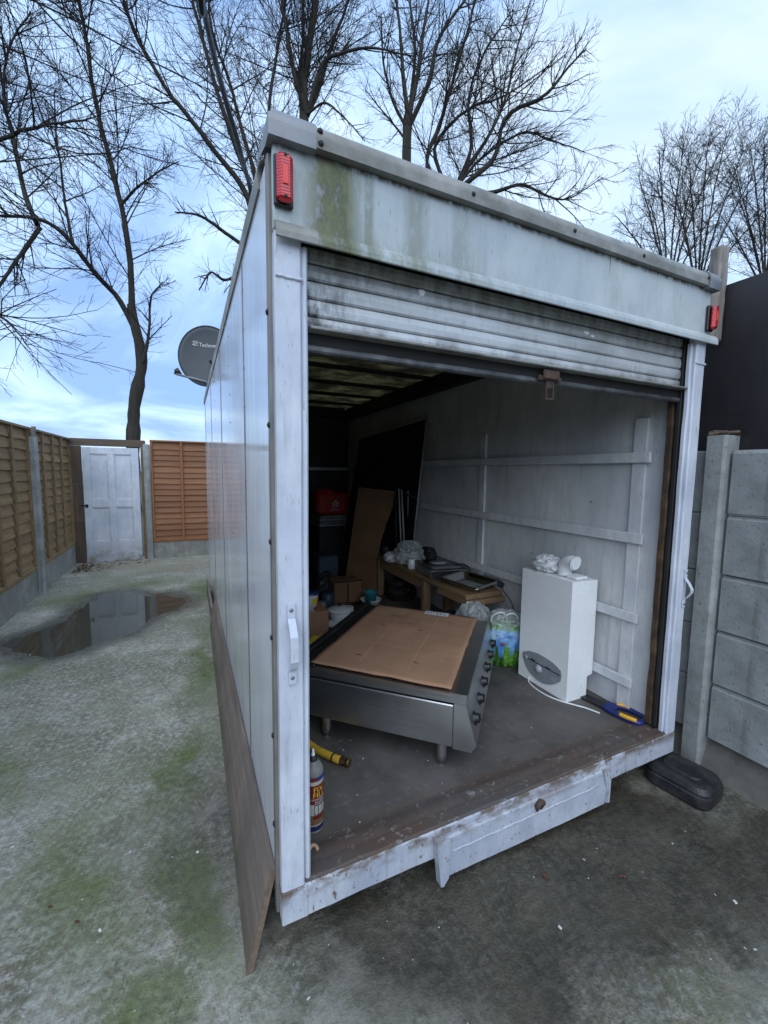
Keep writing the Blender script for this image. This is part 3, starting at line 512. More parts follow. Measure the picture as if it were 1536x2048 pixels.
# sill
def ragged(x0, x1, y0, y1, ztop, zbot, m, name, seed, amp=.004, parent=BX, n=60, ta=.0015):
    mb = MB(); v = []
    for i in range(n+1):
        x = x0+(x1-x0)*i/n; zt_ = (ztop(x) if callable(ztop) else ztop)+ta*mnoise.noise(Vector((x*12, seed, 2))); zb_ = (zbot(x) if callable(zbot) else zbot)+amp*mnoise.noise(Vector((x*7, seed, 0)))+amp*.5*mnoise.noise(Vector((x*26, seed, 7)))
        d = .002*mnoise.noise(Vector((x*5, seed, 9)))
        v += [(x, y0+d, zb_), (x, y0+d, zt_-.006), (x, y0+d+.006, zt_), (x, y1, zt_), (x, y1, zb_)]
    f = [(i*5+j, (i+1)*5+j, (i+1)*5+(j+1) % 5, i*5+(j+1) % 5) for i in range(n) for j in range(5)]+[(0, 1, 2, 3, 4), tuple(n*5+j for j in (4, 3, 2, 1, 0))]
    return part(mb.add(v, f), name, m, parent)
SI = ragged(X0+.004, 2.098, Y0, 1.155, .2205, .118, 'sill', 'sill', 3)
ragged(.286, 2.028, Y0+.003, 1.165, .2305, .2212, 'sill_top', 'sill_edge', 11, amp=0.0, parent=SI, ta=.003)
part(MB().grid(lambda u, v: (.305+u*1.72, 1.166+v*.095, .2165+.009*math.sin(min(1, v*1.2)*math.pi)+.0015*mnoise.noise(Vector((u*30, v*4, 0)))), 60, 8), 'sill_ridge', 'sill_top', SI)
pl = ragged(.752, 1.588, 1.100, 1.1185, .196, lambda x: .044+.006*math.sin(x*3), 'sill', 'bumper_plate', 21, amp=.003, parent=SI)
part(MB().tube([(.80+i*.039, 1.1015, .135+.002*math.sin(i*2.1)) for i in range(20)], .005, 6), 'plate_bead', 'sill', SI)
part(MB().prism((.728, 1.087, 0), (1, 0, 0), (0, 0, 1), [(0, .200), (.052, .196), (.050, .055), (.030, .030), (.018, .034), (.008, .12)], -.0285), 'plate_flange', 'sill', SI)
part(MB().prism((1.590, 1.090, 0), (1, 0, 0), (0, 0, 1), [(-.030, .199), (.010, .205), (.018, .16), (.016, .045), (-.006, .050), (-.004, .12)], -.0265), 'plate_flange', 'sill', SI)
part(MB().tube([(1.19, 1.099, .150), (1.185, 1.092, .175), (1.20, 1.090, .190), (1.215, 1.094, .178), (1.21, 1.099, .152)], [.006, .012, .011, .012, .006], 7), 'rusty_catch', 'rust', SI)
part(MB().box((X0+.0045, Y0-.004, .118), (.290, Y0-.0005, .221), .003), 'corner_plate', 'sill', SI)
# floor and lining
part(MB().box((.285, 1.1665, .2105), (2.07, Y1-.04, ZF)), 'floor', 'floor')
WR = part(MB().box((2.058, 1.215, ZF), (2.070, 2.02, 2.20), .001).box((2.058, 2.0225, ZF), (2.070, 3.24, 2.20), .001).box((2.058, 3.2425, ZF), (2.070, Y1-.04, 2.20), .001), 'wall_lining', 'lining')
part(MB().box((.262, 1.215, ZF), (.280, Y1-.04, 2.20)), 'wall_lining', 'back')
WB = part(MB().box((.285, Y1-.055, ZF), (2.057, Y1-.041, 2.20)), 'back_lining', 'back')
part(MB().box((.29, Y1-.075, 1.47), (2.05, Y1-.056, 1.51), .002), 'batten', 'lining_batten', WB)
# battens stood proud of the lining: uprights first, cross rails over them
for y0, y1, z0, z1 in ((1.318, 1.388, ZF+.01, 1.735), (2.545, 2.610, .23, 1.745), (3.78, 3.845, .23, 1.74), (5.0, 5.065, .23, 1.74)):
    part(MB().box((2.040, y0, z0), (2.0575, y1, z1), .003), 'batten', 'lining_batten', WR)
for z, h, y0, y1 in ((1.525, .052, 1.287, 5.5), (1.120, .052, 1.300, 5.5), (.715, .050, 1.297, 5.5), (.370, .050, 1.304, 1.72)):
    part(MB().box((2.022, y0, z-.012), (2.0395, y1, z+h-.012), .003, rotm(0, 0, 0)), 'batten', 'lining_batten', WR)
DT = part(MB().box((2.030, 1.157, ZF), (2.052, 1.212, 2.20)), 'door_track', 'track')
part(MB().box((2.012, 1.160, .24), (2.0285, 1.178, 2.19), .002), 'track_channel', 'gloom', DT); part(wavy_bar((2.010, 1.186, .24), (2.0285, 1.213, 2.19), 60, .004, 6), 'track_timber', 'torn', DT)
part(MB().box((.286, 1.206, ZF), (.300, 1.24, 2.20)), 'door_track', 'track')

# plywood sheet leaning on the side of the box
pb = MB(); npl = 40
for i in range(npl+1):
    t = i/npl; y = 1.128+t*(4.12-1.128); xb = .112+.035*t; xt = .196; zt_ = .243+.012*t+.003*mnoise.noise(Vector((y*6, 0, 0)))
    ytop = y+.055*(1-t); pb.v += [(xb, y, .001), (xt, ytop, zt_), (xt+.012, ytop, zt_-.004), (xb+.015, y, .001)]
pb.f = [(i*4+j, (i+1)*4+j, (i+1)*4+(j+1) % 4, i*4+(j+1) % 4) for i in range(npl) for j in range(4)]+[(0, 1, 2, 3), tuple(npl*4+j for j in (3, 2, 1, 0))]; pb.sm = [False]*len(pb.f)
o = thing('plywood_sheet', (.15, 2.6, 0), 'long stained plywood sheet propped along the foot of the white box', 'plywood'); part(pb, 'sheet', 'ply', o)
pe = MB(); pe.add([(.109, 1.1265, .003), (.194, 1.1815, .243), (.209, 1.1815, .239), (.130, 1.1265, .003), (.109, 1.1285, .003), (.194, 1.1835, .243), (.209, 1.1835, .239), (.130, 1.1285, .003)], [(0, 1, 2, 3), (7, 6, 5, 4), (0, 4, 5, 1), (2, 6, 7, 3), (1, 5, 6, 2), (0, 3, 7, 4)]); part(pe, 'edge_veneer', 'ply_edge', o)
solo(MB().box((.165, 4.16, .001), (.185, 5.3, .16), .004), 'side_plank', 'ply', (.175, 4.7, 0), 'short grey-brown plank beyond the plywood at the foot of the box', 'plank')
# ------------------------------------------------------------------ fences
def lap_slat(length, seed, h=.125):
    """one feather-edge lap board, waney lower edge, in local coords: runs along +X, face towards -Y, hangs down from z=0"""
    n = 10; v = []
    for i in range(n+1):
        x = length*i/n; wv = .009*mnoise.noise(Vector((x*3.1, seed*7.7, 0)))+.004*mnoise.noise(Vector((x*11, seed*3, 4)))
        v += [(x, .004, 0.0), (x, -.020, -h+wv), (x, -.008, -h+wv), (x, .010, 0.0)]
    f = [(i*4+j, i*4+(j+1) % 4, (i+1)*4+(j+1) % 4, (i+1)*4+j) for i in range(n) for j in range(4)]+[(3, 2, 1, 0), tuple(n*4+j for j in range(4))]
    return MB().add(v, f)
def lap_panel(name, loc, rz, length, z0, z1, nsl, battens, mslat, mframe, label, group=None, irregular=0.0):
    t = thing(name, loc, label, 'fence panel', group, rz); protos = [lap_slat(length-.066, s).build('slat', M[mslat], t, local=True) for s in range(3)]
    pitch = (z1-z0-.05)/nsl; rr = random.Random(len(label))
    for i in range(nsl):
        p = protos[i] if i < 3 else share(protos[rr.randrange(3)], t)
        p.location = (.033, .004, z1-.018-i*pitch+rr.uniform(-irregular, irregular)); p.rotation_euler = (rr.uniform(-.02, .02), rr.uniform(-.003, .003), 0)
    for x in (0.0, length-.032): MB().box((x, -.0375, z0+.0425), (x+.032, .014, z1-.0265), .003).build('end_stile', M[mframe], t, local=True)
    for x in battens[1:-1]: MB().box((x-.019, -.038, z0+.043), (x+.019, -.021, z1-.027), .003).build('batten', M[mframe], t, local=True)
    MB().box((0, -.042, z1-.026), (length, .03, z1), .003).build('top_rail', M[mframe], t, local=True)
    MB().box((.0, -.036, z0-.002), (length, .028, z0+.042), .003).build('bottom_rail', M[mframe], t, local=True)
    return t
FX = -1.62; bays = [(5.946, 7.725), (4.036, 5.944), (2.126, 4.034), (.216, 2.124)]
lbl = ['mossy brown lap fence panel ending at the white gate', 'mossy brown lap fence panel before the slim concrete post', 'mossy brown lap fence panel opposite the plywood sheet', 'mossy brown lap fence panel level with the open shutter']
def left_bay(a, b, label):
    # built along +X facing -Y, then turned so that it runs along the yard's left side facing the box (+X)
    ln = b-a; return lap_panel('lap_fence', (FX, a, 0), math.pi/2, ln, .29, 1.905, 14, [.02, ln*.27, ln*.5, ln*.73, ln-.02], 'lap_old', 'lap_frame', label, 'brown lap panels of the long fence', .006)
for (a, b), l_ in zip(bays, lbl): left_bay(a, b, l_)
gl = ['pale concrete gravel board under the fence panel next to the gate', 'pale concrete gravel board under the fence beside the puddle', 'pale concrete gravel board under the fence opposite the plywood', 'pale concrete gravel board under the fence level with the shutter']
for (a, b), l_ in zip(bays, gl): solo(MB().box((FX-.012, a, -.02), (FX+.034, b, .285), .004), 'gravel_board', 'conc_b', (FX, (a+b)/2, 0), l_, 'gravel board', 'gravel boards of the long fence')
for y, l_ in ((5.945, 'slim grey concrete fence post with a broken timber scrap on top'), (4.035, 'slim grey concrete fence post near the puddle'), (2.125, 'slim grey concrete fence post opposite the plywood sheet')):
    solo(MB().prism((FX+.037, y, 0), (1, 0, 0), (0, 1, 0), [(0, -.043), (.045, -.043), (.062, -.026), (.062, .026), (.045, .043), (0, .043)], 1.80), 'fence_post', 'conc', (FX, y, 0), l_, 'post', 'slim posts of the long fence')
solo(MB().box((FX+.055, 5.90, 1.72), (FX+.085, 5.97, 1.915), .004, rotm(.12, .12, 0)), 'timber_scrap', 'grey_timber', (FX+.04, 5.93, 1.72), 'grey timber offcut fixed to the top of the slim fence post', 'timber')
# far end: gate frame, leaning panelled door, concrete post, orange panel
BY = 7.72
gf = thing('timber_gateway', (-1.1, BY, 0), 'dark brown timber frame around the white gate door', 'gateway')
MB().box((-1.60, BY-.03, 1.80), (-.60, BY+.03, 1.91), .006).build('head_beam', M['beam'], gf)
for z0, z1 in ((0, .62), (.623, 1.22), (1.223, 1.797)): MB().box((-1.60, BY-.022+.003*z0, z0), (-1.455, BY+.035, z1), .006, rotm(0, .004*z0, 0)).build('post_board', M['beam_v'], gf)
MB().box((-.670, BY-.01, 0), (-.628, BY+.035, 1.797), .004).build('hinge_post', M['lap_frame'], gf)
gd = thing('gate_door', (-1.066, BY-.045, .0), 'white four-panel door used as a garden gate, dirty at the foot', 'door'); gd.rotation_euler = (0, 0, R(-3))
W2, H2 = .372, 1.78
def dpart(mb, n, m='door', p=gd): return mb.build(n, M[m], p, local=True)
for s in (-1, 1): dpart(MB().box((s*W2-(.0 if s < 0 else .10), -.02, .012), (s*W2+(.10 if s < 0 else 0), .02, H2), .003), 'stile')
for z0, z1, n in ((.012, .33, 'bottom_rail'), (.86, .98, 'lock_rail'), (1.68, H2, 'top_rail')): dpart(MB().box((-W2+.1005, -.0195, z0), (W2-.1005, .0195, z1), .003), n)
for z0, z1 in ((.3305, .8595), (.9805, 1.6795)):
    dpart(MB().box((-.045, -.0192, z0), (.045, .0192, z1), .003), 'muntin')
    for s in (-1, 1):
        x0, x1 = (-W2+.1005, -.0455) if s < 0 else (.0455, W2-.1005)
        p = dpart(MB().box((x0, -.004, z0), (x1, .004, z1)), 'panel')
        ml = MB()
        for lo, hi in (((x0, -.014, z0), (x1, -.0045, z0+.014)), ((x0, -.014, z1-.014), (x1, -.0045, z1)), ((x0, -.014, z0+.0145), (x0+.014, -.0045, z1-.0145)), ((x1-.014, -.014, z0+.0145), (x1, -.0045, z1-.0145))): ml.box(lo, hi, .004)
        ml.build('moulding', M['door'], p, local=True)
dpart(MB().box((-W2+.012, -.030, .86), (-W2+.052, -.0205, .91), .003).tube([(-W2+.03, -.03, .893), (-W2+.03, -.055, .893), (-W2-.04, -.060, .893)], .009, 8), 'lever_handle', 'hinge')
dpart(MB().box((-W2+.012, -.0235, .012), (W2-.02, -.0203, .10), .002), 'kick_strip')
solo(MB().prism((-.585, BY-.04, 0), (1, 0, 0), (0, 1, 0), [(-.045, .05), (-.045, -.03), (-.028, -.048), (.028, -.048), (.045, -.03), (.045, .05)], 1.84).lathe((-.585, BY-.045, 1.84), [(.045, 0), (.035, .012), (.001, .018)], 10), 'gate_post', 'conc', (-.585, BY, 0), 'pale concrete post between the white door and the orange fence panel', 'post')
lap_panel('lap_fence', (-.535, BY, 0), 0.0, 1.80, .275, 1.925, 17, [.02, .45, .90, 1.35, 1.78], 'lap_new', 'lap_new_f', 'bright orange-brown lap fence panel beside the white gate', None, .010)
solo(MB().box((-.538, BY-.02, -.02), (1.27, BY+.03, .272), .004), 'gravel_board', 'conc_b', (.36, BY, 0), 'grey concrete gravel board under the orange fence panel', 'gravel board')
# ------------------------------------------------------------------ right-hand concrete wall
PX = 2.245
solo(MB().prism((PX, 1.12, 0), (1, 0, 0), (0, 1, 0), [(0, -.026), (.012, -.038), (.11, -.038), (.11, .042), (0, .042)], 1.642), 'wall_post', 'conc', (2.3, 1.12, 0), 'rough pitted concrete post beside the right-hand edge of the shutter opening', 'post')
solo(MB().prism((PX, -.84, 0), (1, 0, 0), (0, 1, 0), [(0, -.05), (.11, -.05), (.11, .05), (0, .05)], 1.642), 'wall_post', 'conc', (2.3, -.84, 0), 'rough concrete post at the far end of the slab wall from the box', 'post')
zw = [.165, .445, .712, .985, 1.272, 1.575]; nm = ['lowest smooth concrete slab of the wall, above its damp foot', 'second concrete slab up from the damp wall foot', 'third concrete slab up from the damp wall foot', 'fourth concrete slab up from the damp wall foot', 'topmost concrete slab of the wall, under the dark brown hoarding']
for i in range(5):
    mb = MB().prism((PX+.034, 1.068, 0), (1, 0, 0), (0, 0, 1), [(0, zw[i]+.008), (.008, zw[i]+.003), (.05, zw[i]+.003), (.05, zw[i+1]-.003), (.018, zw[i+1]-.003), (.0, zw[i+1]-.020)], 1.855)
    solo(mb, 'wall_slab', 'conc_s', (PX+.05, .14, zw[i]), nm[i], 'concrete slab', 'slabs of the concrete wall')
for i in range(5):
    solo(MB().box((PX+.034, 1.164, zw[i]+.0015), (PX+.084, 3.0, zw[i+1]-.0015), .006), 'wall_slab', 'conc_s', (PX+.05, 2.1, zw[i]), 'concrete slab of the wall hidden in the gap behind the white box', 'concrete slab', 'slabs behind the box')
solo(MB().grid(lambda u, v: (PX+.075-.075*(1-v)**1.5+.010*mnoise.noise(Vector((u*12, v*3, 0))), 3.0-u*4.0, .001+v*.163), 60, 6).box((PX+.07, -1.0, .0), (PX+.10, 3.0, .162)), 'mortar_bank', 'conc_base', (PX+.06, 1, 0), 'damp dark mortar foot below the concrete slabs', 'wall foot')
solo(MB().box((PX+.112, -.95, 1.50), (PX+.128, 1.70, 2.362), .002), 'hoarding_panel', 'hoard', (PX+.12, .1, 1.50), 'dark brown painted hoarding sheet fixed above the concrete wall', 'hoarding')
solo(MB().grid(lambda u, v: (2.284+.060*u+.010*v, 1.215+.004*mnoise.noise(Vector((u*5, v*9, 0))), 2.10+v*(.43+.02*mnoise.noise(Vector((u*7, 3, 0))))), 6, 40), 'timber_post', 'grey_timber', (2.31, 1.21, 2.10), 'weathered grey timber post fixed to the hoarding, rising behind the right corner of the box', 'post', thick=.05)
rb = random.Random(5); mb = MB()
for i in range(7):
    c = np.array([PX+.05+rb.uniform(-.035, .035), 1.12+rb.uniform(-.035, .035), 1.650+rb.uniform(0, .008)]); s_ = np.array([rb.uniform(.01, .03), rb.uniform(.01, .022), rb.uniform(.005, .009)]); mb.box(c-s_, c+s_, .003, rotm(rb.uniform(-.4, .4), rb.uniform(-.4, .4), rb.uniform(0, 3)))
solo(mb, 'mortar_rubble', 'beam', (PX+.05, 1.12, 1.642), 'brown broken mortar crumbs on top of the pitted concrete post', 'rubble')
# black rubber block on the ground
RB = thing('rubber_block', (2.055, 1.045, 0), 'black rubber fence-foot block lying on the ground by the concrete post', 'rubber block'); RB.rotation_euler = (0, 0, R(8))
def rrect(hx, hy, r_, n=6):
    o_ = []
    for cx, cy, a0 in ((hx-r_, hy-r_, 0), (-hx+r_, hy-r_, 90), (-hx+r_, -hy+r_, 180), (hx-r_, -hy+r_, 270)):
        for k in range(n+1): a = R(a0+90*k/n); o_.append((cx+r_*math.cos(a), cy+r_*math.sin(a)))
    return o_
def loft(mb, secs):
    n = len(secs[0]); v = [p for s in secs for p in s]; f = [(i*n+j, i*n+(j+1) % n, (i+1)*n+(j+1) % n, (i+1)*n+j) for i in range(len(secs)-1) for j in range(n)]+[tuple(range(n-1, -1, -1)), tuple((len(secs)-1)*n+j for j in range(n))]
    return mb.add(v, f)
loft(MB(), [[(x, y, z) for x, y in rrect(hx, hy, .05)] for hx, hy, z in ((.098, .127, 0), (.105, .134, .014), (.105, .134, .055), (.098, .127, .060), (.098, .127, .067), (.102, .131, .071), (.092, .120, .092), (.080, .108, .098))]).build('body', M['rubber'], RB, local=True)
loft(MB(), [[(x, y, z) for x, y in rrect(hx, hy, .03)] for hx, hy, z in ((.055, .08, .0985), (.050, .075, .104))]).build('raised_pad', M['rubber'], RB, local=True)

# ------------------------------------------------------------------ bare winter trees
rg = np.random.default_rng(11)
def resample(P, n):
    P = np.array(P, float); m = len(P); t = np.linspace(0, m-1, n); i = np.clip(t.astype(int), 0, m-2); u = (t-i)[:, None]
    g = lambda k: P[np.clip(k, 0, m-1)]
    p0, p1, p2, p3 = g(i-1), g(i), g(i+1), g(i+2)
    return .5*((2*p1)+(-p0+p2)*u+(2*p0-5*p1+4*p2-p3)*u**2+(-p0+3*p1-3*p2+p3)*u**3)
def tubes(P, Rd, k):
    """batch of polylines (B,N,3) with radii (B,N) -> vertices, quads"""
    B, n, _ = P.shape; T = np.gradient(P, axis=1); T /= np.linalg.norm(T, axis=2, keepdims=True)+1e-9
    ref = np.where(np.abs(T[:, :1, 2:3]) < .85, np.array([0, 0, 1.0]), np.array([1.0, 0, 0])); A = np.cross(T, np.broadcast_to(ref, T.shape)); A /= np.linalg.norm(A, axis=2, keepdims=True)+1e-9; Bn = np.cross(T, A)
    a = 2*np.pi*np.arange(k)/k
    V = P[:, :, None, :]+Rd[:, :, None, None]*(np.cos(a)[:, None]*A[:, :, None, :]+np.sin(a)[:, None]*Bn[:, :, None, :])
    idx = np.arange(B*n*k).reshape(B, n, k); q = np.stack([idx[:, :-1], np.roll(idx, -1, 2)[:, :-1], np.roll(idx, -1, 2)[:, 1:], idx[:, 1:]], -1).reshape(-1, 4)
    return V.reshape(-1, 3), q
def mesh_np(name, V, Q, mat, parent=None, smooth=True):
    me = bpy.data.meshes.new(name); me.vertices.add(len(V)); me.vertices.foreach_set('co', V.astype(np.float32).ravel()); me.loops.add(Q.size); me.polygons.add(len(Q))
    me.loops.foreach_set('vertex_index', Q.astype(np.int32).ravel()); me.polygons.foreach_set('loop_start', (np.arange(len(Q))*4).astype(np.int32)); me.polygons.foreach_set('use_smooth', [smooth]*len(Q)); me.update(calc_edges=True); me.materials.append(mat)
    o = bpy.data.objects.new(name, me); C.objects.link(o); o.parent = parent; return o
def children(P, Rd, per_m, t0, ang, len_k, rmax, rmin, n, wob, up, lmin=.1, shape=.6):
    L_ = np.linalg.norm(np.diff(P, axis=1), axis=2).sum(1); cnt = np.maximum(1, (L_*(1-t0)*per_m+rg.random(len(P))).astype(int)); b = np.repeat(np.arange(len(P)), cnt); m = len(b)
    t = t0+(1-t0)*rg.random(m)**.85; N_ = P.shape[1]; x = t*(N_-1.001); i = x.astype(int); u = (x-i)[:, None]
    p = P[b, i]*(1-u)+P[b, i+1]*u; r0 = Rd[b, i]*(1-u[:, 0])+Rd[b, i+1]*u[:, 0]; d = P[b, i+1]-P[b, i]; d /= np.linalg.norm(d, axis=1, keepdims=True)+1e-9
    q = rg.normal(size=(m, 3)); q -= d*(q*d).sum(1, keepdims=True); q /= np.linalg.norm(q, axis=1, keepdims=True)+1e-9
    a = np.radians(rg.normal(ang, 11, m))[:, None]; v = np.cos(a)*d+np.sin(a)*q; v[:, 2] += up
    v /= np.linalg.norm(v, axis=1, keepdims=True); ln = np.maximum(lmin, L_[b]*len_k*(1.15-shape*t)*rg.uniform(.55, 1.25, m)); st = (ln/(n-1))[:, None]
    out = [p]; bend = rg.normal(size=(m, 3))*wob
    for s in range(n-1):
        v = v+bend*.5+rg.normal(size=(m, 3))*wob; v[:, 2] += up*.35; v /= np.linalg.norm(v, axis=1, keepdims=True); out.append(out[-1]+v*st)
    rs = np.clip(r0*.62, rmin, rmax); rr = rs[:, None]*np.linspace(1, .35, n)[None]; rr = np.maximum(rr, rmin*.8)
    return np.stack(out, 1), rr
def tree(name, base, trunk, limbs, label, dens=1.0, fine=.0062, group=None, up=.10, k1=.34, lvl1=2.3):
    """trunk and limbs: (list of 3-D points, start radius, end radius)"""
    root = thing(name, base, label, 'tree', group); bs = np.array(base, float); allP = []; allR = []
    for j, (pts, ra, rb_) in enumerate([trunk]+limbs):
        P = resample(pts, 26); lenp = np.linalg.norm(np.diff(P, axis=0), axis=1).sum(); wob = np.cumsum(rg.normal(size=P.shape)*lenp*.0020, axis=0); wob *= (np.sin(np.linspace(0, np.pi, 26))[:, None]*.5 if j == 0 else np.linspace(0, 1, 26)[:, None]**.5); P = P+wob; Rd = np.linspace(ra, rb_, 26)*(1+.07*rg.normal(size=26))
        if j == 0: Rd[0] *= 1.25
        V, Q = tubes(P[None], Rd[None], 9); mesh_np('trunk' if j == 0 else 'limb', V-bs, Q, M['bark'], root)
        if j > 0 or trunk[2] < ra*.5: allP.append(P); allR.append(Rd)
    P0 = np.stack(allP); R0 = np.stack(allR)
    P1, R1 = children(P0, R0, lvl1*dens*1.35, .10, 44, k1, .024, .009, 10, .042, up, .5)
    P2, R2 = children(P1, R1, 5.2*dens, .10, 42, .42, .011, fine*1.1, 7, .065, up*.6, .3)
    P3, R3 = children(P2, R2, 6.5*dens, .10, 38, .48, .007, fine*.85, 5, .08, up*.4, .15)
    P4, R4 = children(P0, R0, 7.0*dens, .02, 58, .15, .010, fine, 8, .06, up*.5, .6)
    P5, R5 = children(P4, R4, 4.5*dens, .12, 40, .42, .007, fine*.85, 5, .07, up*.4, .2)
    Vs = []; Qs = []; o_ = 0
    for P, Rr, k in ((P1, R1, 5), (P2, R2, 4), (P3, R3, 3), (P4, R4, 3), (P5, R5, 3)):
        V, Q = tubes(P, Rr, k); Vs.append(V); Qs.append(Q+o_); o_ += len(V)
    tag(mesh_np('crown', np.concatenate(Vs)-bs, np.concatenate(Qs), M['twig'], root), kind='stuff'); return root
def px(pts, d): return [at(p[0], p[1], p[2] if len(p) > 2 else d) for p in pts]
def below(p, z=0.0): q = np.array(p, float); q[2] = z; return q
# left tree with the knuckled side limb
t1 = at(266, 880, 14.5); b1 = below(t1-np.array([.1, 0, 0]))
tree('bare_tree', b1, ([b1, t1]+px([(272, 800), (285, 720), (270, 650), (262, 610)], 14.5), .24, .13),
     [(px([(264, 630), (258, 520, 14.4), (238, 400, 14.2), (205, 270, 13.8), (175, 130, 13.4), (148, 0, 13), (120, -120, 12.6)], 14.5), .11, .035),
      (px([(266, 650), (235, 595, 14.2), (190, 545, 13.6), (150, 490, 13), (110, 455, 12.6), (60, 440, 12.2), (0, 440, 11.8), (-70, 420, 11.6)], 14.5), .095, .03),
      (px([(80, 455, 12.4), (45, 500, 12.2), (5, 555, 12.0), (-50, 640, 12)], 14), .065, .03),
      (px([(75, 450, 12.4), (45, 370, 12.6), (30, 280, 13), (10, 200, 13.2), (15, 100, 13.4), (60, 30, 13.6)], 14), .075, .02),
      (px([(278, 745), (292, 700, 14.3), (298, 650, 14.2), (302, 590, 14.0), (325, 560, 13.8)], 14.5), .065, .015),
      (px([(145, 485, 13), (130, 400, 13.2), (115, 290, 13.5), (105, 180, 13.6)], 13), .05, .015),
      (px([(243, 410, 14.2), (275, 375, 14), (310, 350, 13.8), (360, 325, 13.4)], 14), .05, .015)],
     'bare tree behind the white gate, its trunk forking above the fence', 1.15, .0050, 'bare winter trees', up=.05)
# tree outside the frame on the left; its boughs hang in
b0 = np.array([-8.5, 10.5, 0.0])
q0 = np.array([-8.3, 10.4, 5.0])
tree('bare_tree', b0, ([b0, b0+np.array([.1, 0, 2.5]), q0], .32, .2),
     [([q0, at(-260, 420, 10.5)]+px([(-120, 330, 10), (0, 290, 9.6), (90, 255, 9.4), (190, 225, 9.2)], 10), .10, .015),
      ([q0, at(-300, 200, 11)]+px([(-150, 60, 10.5), (0, 20, 10.2), (60, 5, 10), (150, -20, 10)], 10), .10, .015),
      ([q0-np.array([0, 0, 1.0]), at(-250, 640, 10.5)]+px([(-90, 610, 10), (0, 640, 9.8), (45, 700, 9.6)], 10), .06, .010),
      ([q0, q0+np.array([.4, -.5, 3]), q0+np.array([.2, -1, 7])], .2, .04), ([q0, q0+np.array([-1.4, .5, 3]), q0+np.array([-3.2, 1, 5])], .15, .04), ([q0, q0+np.array([.6, 1.5, 2.6]), q0+np.array([.5, 3, 6])], .15, .04)],
     'bare tree whose boughs hang in over the mossy lap fence', .55, .0050, 'bare winter trees', up=.02)
# trees behind the box
b2 = below(at(520, 900, 15)); c2 = at(515, 470, 15)
tree('bare_tree', b2, ([b2, below(b2, 3.5), c2], .34, .24),
     [([c2]+px([(490, 380), (430, 300, 14.6), (380, 235, 14.2), (325, 165, 13.8), (275, 80, 13.4), (240, 0, 13), (215, -90, 12.8)], 15), .11, .035),
      ([c2]+px([(505, 390), (455, 250, 14.8), (415, 120, 14.6), (385, 20, 14.4), (370, -70, 14.2)], 15), .10, .035),
      ([c2]+px([(512, 360), (485, 260, 15.2), (465, 180, 15.3), (430, 60, 15.4), (420, -60, 15.6)], 15), .09, .03),
      ([c2]+px([(525, 400), (530, 280, 15.4), (545, 140, 15.8), (560, 20, 16), (570, -80, 16)], 15), .09, .03),
      (px([(500, 500), (450, 465, 14.6), (400, 432, 14.2), (350, 425, 13.9)], 15), .08, .02),
      (px([(495, 540), (450, 560, 14.4), (420, 545, 14.1), (395, 580, 13.9)], 15), .06, .02)],
     'bare many-stemmed tree behind the box, its stems leaning over the side wall', .85, .0050, 'bare winter trees', up=.05)
b3 = below(at(612, 900, 16)); c3 = at(614, 230, 16)
tree('bare_tree', b3, ([b3, below(b3, 5), c3]+px([(618, 150), (628, 60), (640, -40)], 16), .24, .10),
     [([c3]+px([(590, 150, 15.6), (575, 60, 15.3), (560, -50, 15)], 16), .12, .04), ([c3]+px([(645, 130, 15.8), (690, 105, 15.4), (740, 97, 15), (830, 115, 14.6)], 16), .09, .02),
      ([c3]+px([(600, 170, 16.6), (606, 60, 17), (600, -60, 17.2)], 16), .10, .04), ([c3]+px([(640, 170, 16.4), (668, 80, 16.8), (700, 0, 17), (720, -80, 17)], 16), .10, .03),
      ([c3]+px([(650, 205, 15.6), (690, 235, 15.2), (730, 280, 15)], 16), .05, .015)],
     'bare tree with a straight mossy trunk behind the dark corner cap of the roof', .72, .0052, 'bare winter trees', up=.10)
b4 = below(at(812, 900, 17)); c4 = at(815, 320, 17)
tree('bare_tree', b4, ([b4, below(b4, 4), c4, at(817, 225, 17)], .24, .16),
     [(px([(817, 240), (805, 150, 16.8), (800, 60, 16.5), (790, -50, 16.3)], 17), .10, .04), (px([(817, 240), (835, 150, 17.2), (850, 60, 17.4), (870, -50, 17.5)], 17), .11, .04),
      (px([(820, 250), (860, 160, 16.6), (880, 80, 16.3), (930, 0, 16), (980, -60, 16)], 17), .10, .03), (px([(815, 260), (785, 200, 16.8), (765, 120, 16.5), (760, 30, 16.4)], 17), .07, .02),
      (px([(818, 230), (828, 100, 17.8), (815, 0, 18.2), (810, -80, 18.3)], 17), .08, .03), (px([(815, 285), (775, 235, 17.4), (730, 180, 17.6)], 17), .05, .015)],
     'bare tree with a fan of upright stems behind the middle of the roof cap', .85, .0054, 'bare winter trees', up=.10)
b5 = below(at(905, 900, 15.5)); c5 = at(900, 395, 15.5)
